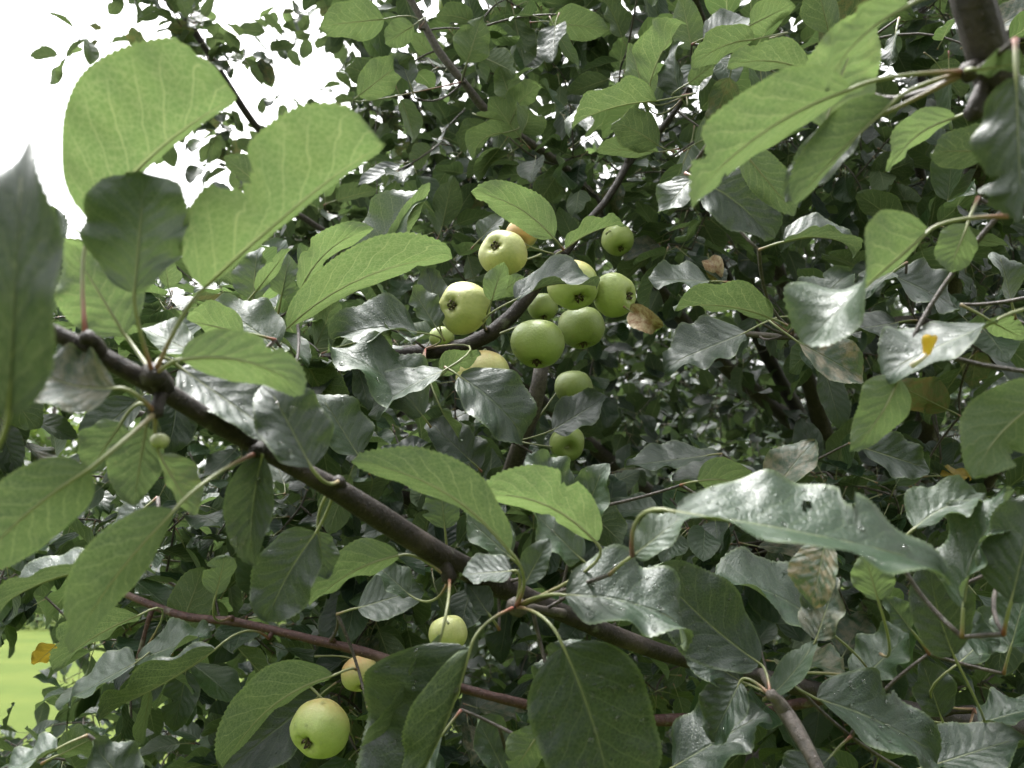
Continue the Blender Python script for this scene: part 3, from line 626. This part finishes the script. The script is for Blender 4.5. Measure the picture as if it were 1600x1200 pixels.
# --- bottom right and edges
H('c1', (1198, 1092), (1275, 996), .50, 36, 40, tone=.5, bend=-6)
H('c1', (1160, 1066), (1068, 1010), .52, 66, 30, tone=.1)
H('c1', (1156, 1066), (1110, 1160), .50, 84, 40, 24, 18, tone=.12, drops=10)
H('c2', (1276, 1092), (1480, 1190), .50, 96, 40, 12, 24, bend=10, tone=.2, drops=26, bites=((1, .5, .06, .35),), lab='long wet dark leaf with a round bite, at the lower right')
H('c2', (1340, 1068), (1420, 990), .62, 120, 44, tone=.4, drops=10, shape=(.5, .4))
H('c3', (1470, 1120), (1440, 1030), .58, 60, 26, tone=.06)
H('c3', (1500, 1035), (1580, 960), .54, 70, 40, tone=.3, drops=8)
H('c4', (1530, 1130), (1640, 1100), .60, 50, 60, tone=.2)
H(None, (1460, 1195), (1600, 1150), .52, 80, 44, tone=.12)
H(None, (1050, 1200), (1200, 1110), .54, 90, 42, tone=.1)
H(None, (790, 1210), (745, 1120), .54, 70, 44, tone=.3, drops=8)
H(None, (845, 1140), (800, 1210), .47, 60, 160, tone=.6)
H(None, (690, 1150), (630, 1230), .52, 70, 44, tone=.2)
H(None, (600, 1110), (700, 1130), .60, 70, 34, tone=.1)
H(None, (1300, 1180), (1220, 1260), .5, 80, 40, tone=.1)
H(None, (1580, 1010), (1610, 900), .5, 80, 50, tone=.3)
H(None, (1545, 500), (1600, 530), .5, 36, 150, tone=.8)
H(None, (1580, 470), (1560, 390), .6, 50, 60, tone=.2)
H(None, (1470, 744), (1518, 742), .95, 26, 60, tone=1.5)
H(None, (88, 1008), (52, 1040), .95, 30, 150, tone=1.5, lab='yellow leaf in front of the bright lawn at the lower left')
H(None, (1425, 760), (1400, 745), 1.0, 18, 60, tone=1.35)
H(None, (1480, 640), (1400, 600), .9, 60, 160, tone=1.14, sick=.8, lab='yellowing leaf hidden under the twisted grey leaf')

# ------------------------------------------------------------------ apples
def apple_mesh(name, blush, seed, lob):
    r = random.Random(seed); nu, nv = 30, 40; V, Fc, bl, ba = [], [], [], []
    for i in range(nu+1):
        th = .02+(math.pi-.04)*i/nu
        for k in range(nv):
            ph = 2*math.pi*k/nv
            low = 1/(1+math.exp(-(th-1.9)*4))
            rad = math.sin(th)**.92*(1-.07*(th/math.pi)**2)*(1+lob*math.cos(5*ph+.5)*low+.03*math.cos(ph*2+seed)+.02*math.cos(3*ph+seed*2))
            z = .90*math.cos(th)-.30*math.exp(-(th/.34)**2)+.26*math.exp(-((math.pi-th)/.30)**2)*(1-.2*math.cos(5*ph))
            p = Vector((rad*math.cos(ph), rad*math.sin(ph), z)); p *= 1+.04*mnoise.noise(p*1.7+Vector((seed, 0, 0)))
            V.append(p); b = .5+.5*math.cos(ph); bl.append(blush*max(0, min(1, (b*1.0+math.cos(th)*.75-.45)*1.25))); ba.append(math.exp(-((math.pi-th)/.17)**2)+.8*math.exp(-(th/.2)**2))
    for i in range(nu):
        for k in range(nv):
            k2 = (k+1) % nv; Fc.append((i*nv+k, (i+1)*nv+k, (i+1)*nv+k2, i*nv+k2))
    ob = mesh_obj(name, V, Fc, [M_APPLE], attrs={'blush': bl, 'basin': ba}); me = ob.data; bpy.data.objects.remove(ob); return me
AM = [apple_mesh('apple', 0., 1, .02), apple_mesh('apple', .55, 2, .03), apple_mesh('apple', 1.0, 3, .025), apple_mesh('apple', .15, 4, .055)]
def calyx_mesh():
    V, Fc = [], []
    for k in range(5):
        a = 2*math.pi*k/5; d = Vector((math.cos(a), math.sin(a), 0)); s = Vector((-math.sin(a), math.cos(a), 0)); o = len(V)
        prof = [(.05, .06, -.60), (.13, .075, -.70), (.17, .05, -.80), (.10+.05*(k % 2), .012, -.88)]
        for (rr, w, z) in prof:
            for q in (-1, 0, 1): V.append(d*(rr+(.012 if q == 0 else 0))+s*w*q+Vector((0, 0, z)))
        for i in range(3):
            for q in range(2): Fc.append((o+i*3+q, o+i*3+q+1, o+i*3+q+4, o+i*3+q+3))
    v, f = tube_pts([Vector((0, 0, -.50)), Vector((0, 0, -.66)), Vector((0, 0, -.70))], [.13, .11, .03], 8); o = len(V); V += v; Fc += [tuple(o+i for i in q) for q in f]
    ob = mesh_obj('calyx', V, Fc, [M_SEPAL]); me = ob.data; bpy.data.objects.remove(ob); return me
CAL = calyx_mesh()
GA = 'green apples hanging in the near tree'
def apple(x, y, rpx, d, cal, mi, col, spot, label, drops=8, face=1):
    """cal = offset of the calyx from the centre in radii (right, up); face -1 = turned away from the viewer"""
    c = at(x, y, d); r = rpx*d/F_PX
    cx, cyy = cal; cz = face*math.sqrt(max(0, 1-cx*cx-cyy*cyy)); ax = -(CX*cx+CY*cyy-CZ*cz).normalized()   # canonical +Z = stem end
    X = (UP*.8-CZ*.35-CX*.3); X = (X-ax*X.dot(ax)).normalized(); Y = ax.cross(X)
    M = Matrix((X, Y, ax)).transposed().to_4x4(); M.translation = c; M = M @ Matrix.Scale(r, 4)
    ob = bpy.data.objects.new('apple', AM[mi]); COL.objects.link(ob); ob.matrix_world = M; ob.color = (*col, 1)
    tag(ob, label, 'apple', GA)
    k = bpy.data.objects.new('calyx', CAL); COL.objects.link(k); k.parent = ob
    Mi = M.inverted(); s = SP[spot]; e = Mi @ s[1]; a = Vector((0, 0, .5))
    if e.length > 2.6: e = e.normalized()*2.6
    P = [bez(a, Vector((0, 0, 1.15)), e, j/8) for j in range(9)]; v, f = tube_pts(P, [.045+.02*(j == 8) for j in range(9)], 7)
    st = mesh_obj('stem', v, f, [M_STALK], uvs=[(.5, .5)]*len(v)); st.parent = ob
    if drops:
        q = random.Random(int(x)); V, Fc = [], []; vs_ = AM[mi].vertices; n = 0
        while n < drops:
            w = vs_[q.randrange(len(vs_))]; nn = w.normal
            if (M.to_3x3() @ nn).normalized().dot((EYE-c).normalized()) < .1: continue
            n += 1; rr = q.choice((.026, .036, .05, .065)); a1 = nn.orthogonal().normalized(); b1 = nn.cross(a1); o = len(V)
            for g in range(4):
                th = math.pi/2*g/3.2
                for h in range(8): V.append(w.co+(a1*math.cos(h*.7854)+b1*math.sin(h*.7854)*1.15)*rr*math.cos(th)+nn*rr*.6*math.sin(th))
            for g in range(3):
                for h in range(8): h2 = (h+1) % 8; Fc.append((o+g*8+h, o+g*8+h2, o+g*8+8+h2, o+g*8+8+h))
            Fc.append(tuple(o+24+h for h in range(8)))
        dr = mesh_obj('water_drop', V, Fc, [M_DROP]); dr.parent = ob; tag(dr, kind='stuff')
    return ob
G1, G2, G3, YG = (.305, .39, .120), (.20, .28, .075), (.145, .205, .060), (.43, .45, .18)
apple(786, 396, 38, .80, (-.42, .30), 2, YG, 'b3', 'topmost apple of the cluster, pinkish on top, calyx facing the viewer')
apple(725, 481, 42, .76, (-.55, .05), 3, YG, 'b2', 'large lobed pale apple at the left of the cluster, dark calyx on its left side', 9)
apple(756, 588, 43, .745, (.25, -.75), 1, YG, 'b2', 'yellow apple with orange blushed top, half behind the dark hanging leaf', 0)
apple(840, 537, 42, .78, (-.05, -.93), 0, G2, 'b2', 'round plain green apple in the middle of the cluster below the others')
apple(896, 446, 41, .78, (.25, -.72), 1, G1, 'b3', 'apple with a flushed top behind the dark leaf lying across it')
apple(960, 461, 36, .80, (.78, -.12), 0, G1, 'b3', 'bright yellow-green apple at the right end of the cluster')
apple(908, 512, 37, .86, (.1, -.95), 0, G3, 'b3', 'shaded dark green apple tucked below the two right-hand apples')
apple(965, 375, 26, 1.02, (.2, -.8), 0, G1, 'b6', 'small green apple hanging apart, above right of the cluster')
apple(886, 692, 29, .92, (-.1, .3), 0, G2, 'm1', 'lone small green apple below the cluster, against the dark hollow', 0, -1)
apple(700, 990, 31, .66, (.3, -.8), 0, YG, 'n4', 'bright yellow-green apple peeping out above the big dark leaf at the bottom')
apple(500, 1138, 46, .66, (-.38, -.28), 1, G1, 'a4', 'lowest apple, beaded with rain, at the bottom left of the middle', 24)
apple(562, 1052, 29, .72, (.3, -.7), 2, YG, 'a4', 'orange-yellow apple mostly hidden by the big dark leaf at the bottom')
apple(690, 1078, 29, .66, (.1, -.9), 0, G2, 'n4', 'green apple showing only its lower side below the pale rolled leaf edge')
apple(704, 10, 20, 1.35, (.1, -.7), 0, G2, 't3', 'small apple at the top edge of the picture')
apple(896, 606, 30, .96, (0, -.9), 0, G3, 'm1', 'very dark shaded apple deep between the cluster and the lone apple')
apple(848, 480, 24, .90, (.1, -.9), 0, G2, 'b2', 'mostly hidden green apple behind the leaf, between the cluster apples')
apple(815, 366, 26, .88, (.1, .7), 2, YG, 'b3', 'orange sliver of apple behind the topmost clustered apple', 0, -1)
apple(690, 528, 20, .88, (.2, -.9), 0, G1, 'b1', 'green sliver of apple just under the large lobed pale apple')
apple(1172, 398, 13, 1.5, (-.4, .5), 1, G2, 'b6', 'tiny far apple among dark leaves right of the cluster')

fl = apple(250, 689, 14, .345, (0, -.95), 0, (.20, .22, .12), 'n1b', 'tiny pale undeveloped fruitlet hanging under the bough at the left'); fl['category'] = 'fruitlet'; del fl['group']
# yellow petal that fell on the twisted grey leaf, and a curled brown leaf caught beside the apples
def petal():
    b = at(1449, 549, .374); t = thing('fallen_petal', 'yellow petal with a pale stalk lying on the grey twisted leaf', 'petal', b)
    V, Fc = [], []; A = (CY*.95+CX*.12-CZ*.1).normalized(); S = CX; Nn = A.cross(S)
    prof = [(-.2, .28), (0, .32), (.25, .40), (.5, .50), (.75, .56), (.92, .50), (1.0, .30)]; k = .0078
    for (u, w) in prof:
        for q in (-1, -.5, 0, .5, 1): V.append(A*u*k*(1-.10*(q == 0)*(u > .9))+S*w*k*q*.85-CZ*(.25*k*(1-q*q)))
    for i in range(len(prof)-1):
        for j in range(4): Fc.append((i*5+j, i*5+j+1, i*5+j+6, i*5+j+5))
    ob = mesh_obj('petal', V, Fc, [plain('yellow_petal', (.75, .42, .03), (.80, .52, .06), 300., .5)], None, loc=b); set_parent(ob, t)
    P = [Vector((0, 0, 0))+A*-.001, (at(1440, 561, .373)-b), (at(1424, 572, .373)-b)]
    v, f = tube_pts(P, [.0014, .0011, .0014], 7); ob = mesh_obj('stalk', v, f, [plain('pale_stalk', (.45, .38, .30), (.60, .55, .46), 300., .5)], None, loc=b); set_parent(ob, t)
petal()
def dead_leaf(x, y, tx, ty, d, label):
    B, T = at(x, y, d), at(tx, ty, d-.01); mid = lambda u: B.lerp(T, u)-CZ*.01*math.sin(u*3)
    def Nf(u, Tn):
        c = (-CZ-Tn*(-CZ).dot(Tn)).normalized(); return c, Tn.cross(c)
    V, Fc, UV, MI = leaf_geo(mid, Nf, .032, rs, 30, 62, 10, 4, .12, B-(T-B)*.25)
    ob = mesh_obj('withered_leaf', [v-B for v in V], Fc, [plain('withered_brown', (.20, .10, .045), (.44, .37, .24), 160., .6), M_STALK, M_DROP], None, UV, MI, B)
    tag(ob, label, 'withered leaf')
dead_leaf(985, 486, 1030, 516, .78, 'curled brown withered leaf sticking out at the right of the apple cluster')
dead_leaf(1108, 405, 1118, 440, .98, 'small curled pale withered leaf hanging among dark leaves, upper right of the cluster')

# ------------------------------------------------------------------ the rest of the foliage, grown on spurs through the crowns
def canon(i, teeth, nt, ribs):
    q = random.Random(100+i); L = .08; arch = q.uniform(-.04, .20); sw = q.uniform(-.12, .12)
    mid = lambda u: Vector((sw*L*u*u, L*(u-.12*u*u*arch*4), -arch*L*u*u))
    def Nf(u, T):
        n = (UP-T*T.z).normalized(); tw = (u-.3)*tws; s = n.cross(T)*-1; s = T.cross(n)
        return n*math.cos(tw)+s*math.sin(tw), s*math.cos(tw)-n*math.sin(tw)
    tws = q.uniform(-.7, .7)
    bites = ((q.choice((-1, 1)), q.uniform(.4, .9), .07, q.uniform(.3, .7)),) if q.random() < .3 else ()
    return leaf_geo(mid, Nf, L*q.uniform(.52, .68), q, q.uniform(4, 34), q.uniform(4, 34), teeth, nt, q.uniform(.04, .12), Vector((q.uniform(-.006, .006), -.026, q.uniform(-.004, .006))), (.0010, .0007), bites, (), (.58, .75), .8, ribs)
NV = 14
LOW = [canon(i, 6, 2, False) for i in range(NV)]+[canon(i, 3, 1, False) for i in range(NV)]
KEYS = list(BR); ALLP = [tuple(p) for k in KEYS for p in BR[k]['P']]; ALLK = [k for k in KEYS for _ in BR[k]['P']]
ALLP += [tuple(v[1]) for v in SP.values()]; ALLK += [v[0] for v in SP.values()]
ISBACK = [BR[k]['tree'] is back_tree for k in ALLK]
def density(px, py, d):
    xb = np.interp(py, [-700, 0, 60, 200, 330, 400], [500, 490, 525, 570, 340, 40])
    if py < 400 and px < xb: return 0
    if px < 95 and 965 < py < 1125: return 0
    if px < 200 and 940 < py < 1150: return .55 if d > .8 else 0
    if 40 < px < 235 and 610 < py < 780: return .3 if d < 1.6 else .03
    if ((px-1130)/215)**2+((py-650)/115)**2 < 1 and d < 1.75: return 0
    if 640 < px < 1020 and 330 < py < 750 and d < 1.08: return 0
    if py < 330 and px < 760: return .8
    return 1
LEAVES, TW, TODO = [], {True: ([], []), False: ([], [])}, []
def add_spur(p, n, size, back): TODO.append((p, n, size, back))
def grow():
    # every spur is joined to the nearest bough or to an already grown twig, so the twigs branch
    TODO.extend((p, 0, 0, False) for p in PEND)
    T = np.array([tuple(t[0]) for t in TODO]); tb = np.array([t[3] for t in TODO])
    A = np.array(ALLP); AB = np.array(ISBACK); best = np.full(len(T), 1e9); par = np.zeros(len(T), dtype=int)
    pts, keys = [Vector(p) for p in ALLP], list(ALLK)
    for i in range(len(T)):
        d = ((A-T[i])**2).sum(1)+np.where(AB != tb[i], 1e3, 0); par[i] = d.argmin(); best[i] = d[par[i]]
    done = np.zeros(len(T), dtype=bool)
    for _ in range(len(T)):
        i = int(np.where(done, 1e12, best).argmin()); done[i] = True
        q, key = pts[par[i]], keys[par[i]]; new = leaf_spur(*TODO[i], q, key)
        for c in new:
            pts.append(c); keys.append(key); d = ((T-np.array(c))**2).sum(1)+np.where(tb != tb[i], 1e3, 0); m = (d < best) & ~done; best[m] = d[m]; par[m] = len(pts)-1
def leaf_spur(p, n, size, back, q, key):
    ln = (q-p).length; dr = (p-q).normalized() if ln > .005 else Vector((0, -.3, .9)); new = [p]
    x, y, _ = proj(p); crowded = 530 < x < 1030 and 330 < y < 760
    if ln > .003 and not (ln > .1 and (q-EYE).dot(CZ) < .62) and (n or ln < (.03 if crowded else .12)):
        V, Fc = TW[back]; bend = Vector(rng.normal(size=3))*ln*.10+UP*ln*.08 if n else CZ*ln*.35-UP*ln*.1; m = 6
        P = [bez(q, q.lerp(p, .5)+bend, p, k/m) for k in range(m+1)]; r1 = min(.0024, .0012+ln*.004)
        v, f = tube_pts(P, [r1+(.0011-r1)*k/m for k in range(m+1)], 5); o = len(V); V.extend(v); Fc.extend([tuple(o+x for x in w) for w in f]); new.append(P[m//2])
    a0 = rng.uniform(0, 6.28); s1 = dr.orthogonal().normalized(); s2 = dr.cross(s1); dep = (p-EYE).dot(CZ)
    for i in range(n):
        a = a0+i*2.4; pos = p-dr*min(.012*(n-i), ln*.9) if i else p
        ax = (dr*.35+(s1*math.cos(a)+s2*math.sin(a))*rng.uniform(.6, 1.1)+Vector((0, -.15, -.28))+Vector(rng.normal(size=3))*.25).normalized()
        nn = UP+Vector((0, -.12, 0))+Vector(rng.normal(size=3))*.42; nn = nn-ax*nn.dot(ax); nn.normalize(); xx = ax.cross(nn)
        L = size*rng.uniform(.7, 1.15)/.08
        LEAVES.append((Matrix((xx*L, ax*L, nn*L)).transposed(), pos+ax*.026*L, int(rng.integers(NV))+(NV if dep > 2.0 else 0), float(np.clip(rng.normal(.48 if dep < 1.4 else .28, .24), 0, 1)), back, key))  # leaves deeper in the crown toned darker to stand for shade there
    return new
def fill(n, d0, d1, box, size, backf, k=(4, 7)):
    x0, y0, x1, y1 = box; c = 0
    while c < n:
        px, py = rng.uniform(x0, x1), rng.uniform(y0, y1); d = (rng.uniform(d0**2, d1**2))**.5
        if rng.random() > density(px, py, d): continue
        if at(px, py, d).z < .35: c += .5; continue
        c += 1; add_spur(at(px, py, d), int(rng.integers(*k)), size, backf(px, py, d))
isb = lambda px, py, d: px < 900 and py < 430 and d > 2.1
NR = lambda px, py, d: False
fill(60, .70, 1.0, (-60, 380, 640, 1260), .066, NR)
fill(190, .78, 1.35, (-60, 430, 720, 1260), .058, NR)
fill(120, .85, 1.5, (640, 700, 1660, 1260), .062, NR)
fill(330, 1.0, 2.3, (740, -450, 1750, 400), .066, NR)
fill(70, .76, 1.15, (640, 600, 1660, 1260), .070, NR)
fill(50, .80, 1.3, (1000, 60, 1680, 560), .072, NR)
fill(30, 1.0, 1.4, (600, -60, 1050, 420), .068, NR)
fill(760, 1.2, 2.1, (-200, -500, 1850, 1300), .074, isb)
fill(2300, 2.1, 3.6, (-100, -700, 1850, 1200), .080, isb)
fill(1900, 3.3, 5.2, (0, 200, 1700, 1050), .085, isb)
fill(260, 2.2, 4.0, (500, -200, 1500, 420), .072, isb)
for _ in range(260):     # unseen foliage over and behind the viewer, added to shade the right side
    add_spur(Vector((rng.uniform(-.5, 3.2), rng.uniform(-2.2, .35), rng.uniform(2.15, 3.3))), 6, .085, False)
for _ in range(230): add_spur(Vector((rng.uniform(-.2, 3.4), rng.uniform(-3.0, -1.1), rng.uniform(1.2, 2.6))), 6, .09, False)  # lower unseen foliage behind the viewer, added to keep front light off the hollow
for k_, sp_ in (('leftfar', .085), ('midfar', .10)):
    PP = BR[k_]['P']
    for p in PP[::3]:
        if proj(p)[1] > 480: continue
        for _ in range(9): add_spur(p+Vector(rng.normal(size=3))*sp_*1.1, 5, .066, True)

grow()
# which leaves show largest: a coarse depth test over the leaf points
lowV = [np.array([tuple(v) for v in g[0]]) for g in LOW]
def samples(g, V):
    q = np.array([f for f, m in zip(g[1], g[3]) if m == 0 and len(f) == 4]); c = V[q]; o = [c.mean(1)]
    for w in (.15, .85): o += [c[:, 0]*(1-w)*.5+c[:, 1]*(1-w)*.5+c[:, 2]*w*.5+c[:, 3]*w*.5, c[:, 0]*(1-w)*.5+c[:, 3]*(1-w)*.5+c[:, 1]*w*.5+c[:, 2]*w*.5]
    return np.vstack(o)
SMP = [samples(g, V) for g, V in zip(LOW, lowV)]
GW, GH = 400, 300; zb = np.full((GH, GW), 1e9); samp = []
Cm = np.array([tuple(CX), tuple(CY), tuple(CZ)]); eye = np.array(tuple(EYE))
def splat(P):
    q = (P-eye) @ Cm.T; d = q[:, 2]; ok = d > .05; d = np.where(ok, d, 1)
    return ((800+q[:, 0]/d*F_PX)/4).astype(int), ((600-q[:, 1]/d*F_PX)/4).astype(int), np.where(ok, d, 1e8)
for (ob, br) in HERO:
    co = np.empty(len(ob.data.vertices)*3); ob.data.vertices.foreach_get('co', co); P = co.reshape(-1, 3)+np.array(tuple(ob.location))
    x, y, d = splat(P); m = (x >= 0) & (x < GW) & (y >= 0) & (y < GH); np.minimum.at(zb, (y[m], x[m]), d[m])
for (M, loc, v, t, b, k) in LEAVES:
    P = SMP[v] @ np.array(M).T+np.array(tuple(loc)); x, y, d = splat(P); m = (x >= 0) & (x < GW) & (y >= 0) & (y < GH); samp.append((x[m], y[m], d[m])); np.minimum.at(zb, (y[m], x[m]), d[m])
score = []
for (x, y, d) in samp:
    s = d < zb[y, x]+.012; score.append(len(set(zip(x[s].tolist(), y[s].tolist()))) if len(d) else 0)
order = sorted(range(len(LEAVES)), key=lambda i: -score[i]); cap = {False: 298-len(HERO), True: 298}; single = []
for i in order:
    b = LEAVES[i][4]
    if cap[b] > 0 and score[i] > 0: cap[b] -= 1; single.append(i)
singles = set(single)

# ------------------------------------------------------------------ link boughs, then leaves under them
def join(parts):
    V, Fc = [], []
    for v, f in parts: o = len(V); V += v; Fc += [tuple(o+i for i in q) for q in f]
    return V, Fc
BO = {}
for k, b in BR.items():
    V, Fc = join([knobby(b['P'], b['R'])]+b['extra'])
    nm = 'trunk' if 'trunk' in k else 'branch'
    ob = mesh_obj(nm, V, Fc, [b['mat']], b['tree']); BO[k] = ob
    if b['label']: ob['label'] = b['label']
for ob, br in HERO: ob.parent = BO[br]
HI = []
for i in range(NV):
    V, Fc, UV, MI = canon(i, 14, 3, True); o = mesh_obj('leaf', V, Fc, [M_LEAF, M_STALK, M_DROP], None, UV, MI, attrs={'tone': .15+.6*((i*5) % NV)/NV, 'sick': .45 if i % 7 == 3 else 0.}); HI.append(o.data); bpy.data.objects.remove(o)
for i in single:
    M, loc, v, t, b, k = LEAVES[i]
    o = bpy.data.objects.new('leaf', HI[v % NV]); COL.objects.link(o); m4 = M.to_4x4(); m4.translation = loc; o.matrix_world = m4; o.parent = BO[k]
def merged(name, idx, parent):
    Vs, Fs, U, T, mi = [], [], [], [], []; o = 0
    LF = [np.array([f for f in g[1] if len(f) == 4]) for g in LOW]; LM = [np.array([m for f, m in zip(g[1], g[3]) if len(f) == 4]) for g in LOW]; LU = [np.array(g[2]) for g in LOW]
    for i in idx:
        M, loc, v, t, b, k = LEAVES[i]
        Vs.append(lowV[v] @ np.array(M).T+np.array(tuple(loc))); Fs.append(LF[v]+o); U.append(LU[v]); mi.append(LM[v]); T.append(np.full(len(lowV[v]), t)); o += len(lowV[v])
    Vs, Fs, U, T, mi = (np.concatenate(x) for x in (Vs, Fs, U, T, mi))
    me = bpy.data.meshes.new(name); me.vertices.add(len(Vs)); me.vertices.foreach_set('co', Vs.astype(np.float32).ravel())
    me.loops.add(Fs.size); me.loops.foreach_set('vertex_index', Fs.astype(np.int32).ravel()); me.polygons.add(len(Fs)); me.polygons.foreach_set('loop_start', np.arange(0, Fs.size, 4, dtype=np.int32))
    for m in (M_LITE, M_STALK): me.materials.append(m)
    me.polygons.foreach_set('material_index', mi.astype(np.int32)); me.polygons.foreach_set('use_smooth', np.ones(len(Fs), dtype=bool)); me.update(calc_edges=True)
    uvl = me.uv_layers.new(name='UVMap'); uvl.data.foreach_set('uv', U[Fs.ravel()].astype(np.float32).ravel())
    a = me.attributes.new('tone', 'FLOAT', 'POINT'); a.data.foreach_set('value', T.astype(np.float32)); me.validate()
    ob = bpy.data.objects.new(name, me); COL.objects.link(ob); set_parent(ob, parent); tag(ob, kind='stuff')
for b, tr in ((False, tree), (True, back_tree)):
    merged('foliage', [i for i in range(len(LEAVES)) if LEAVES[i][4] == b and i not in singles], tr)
    ob = mesh_obj('twig', *TW[b], [M_BARKG], tr); tag(ob, kind='stuff')
print('leaves', len(LEAVES), 'hero', len(HERO), 'single', len(single))
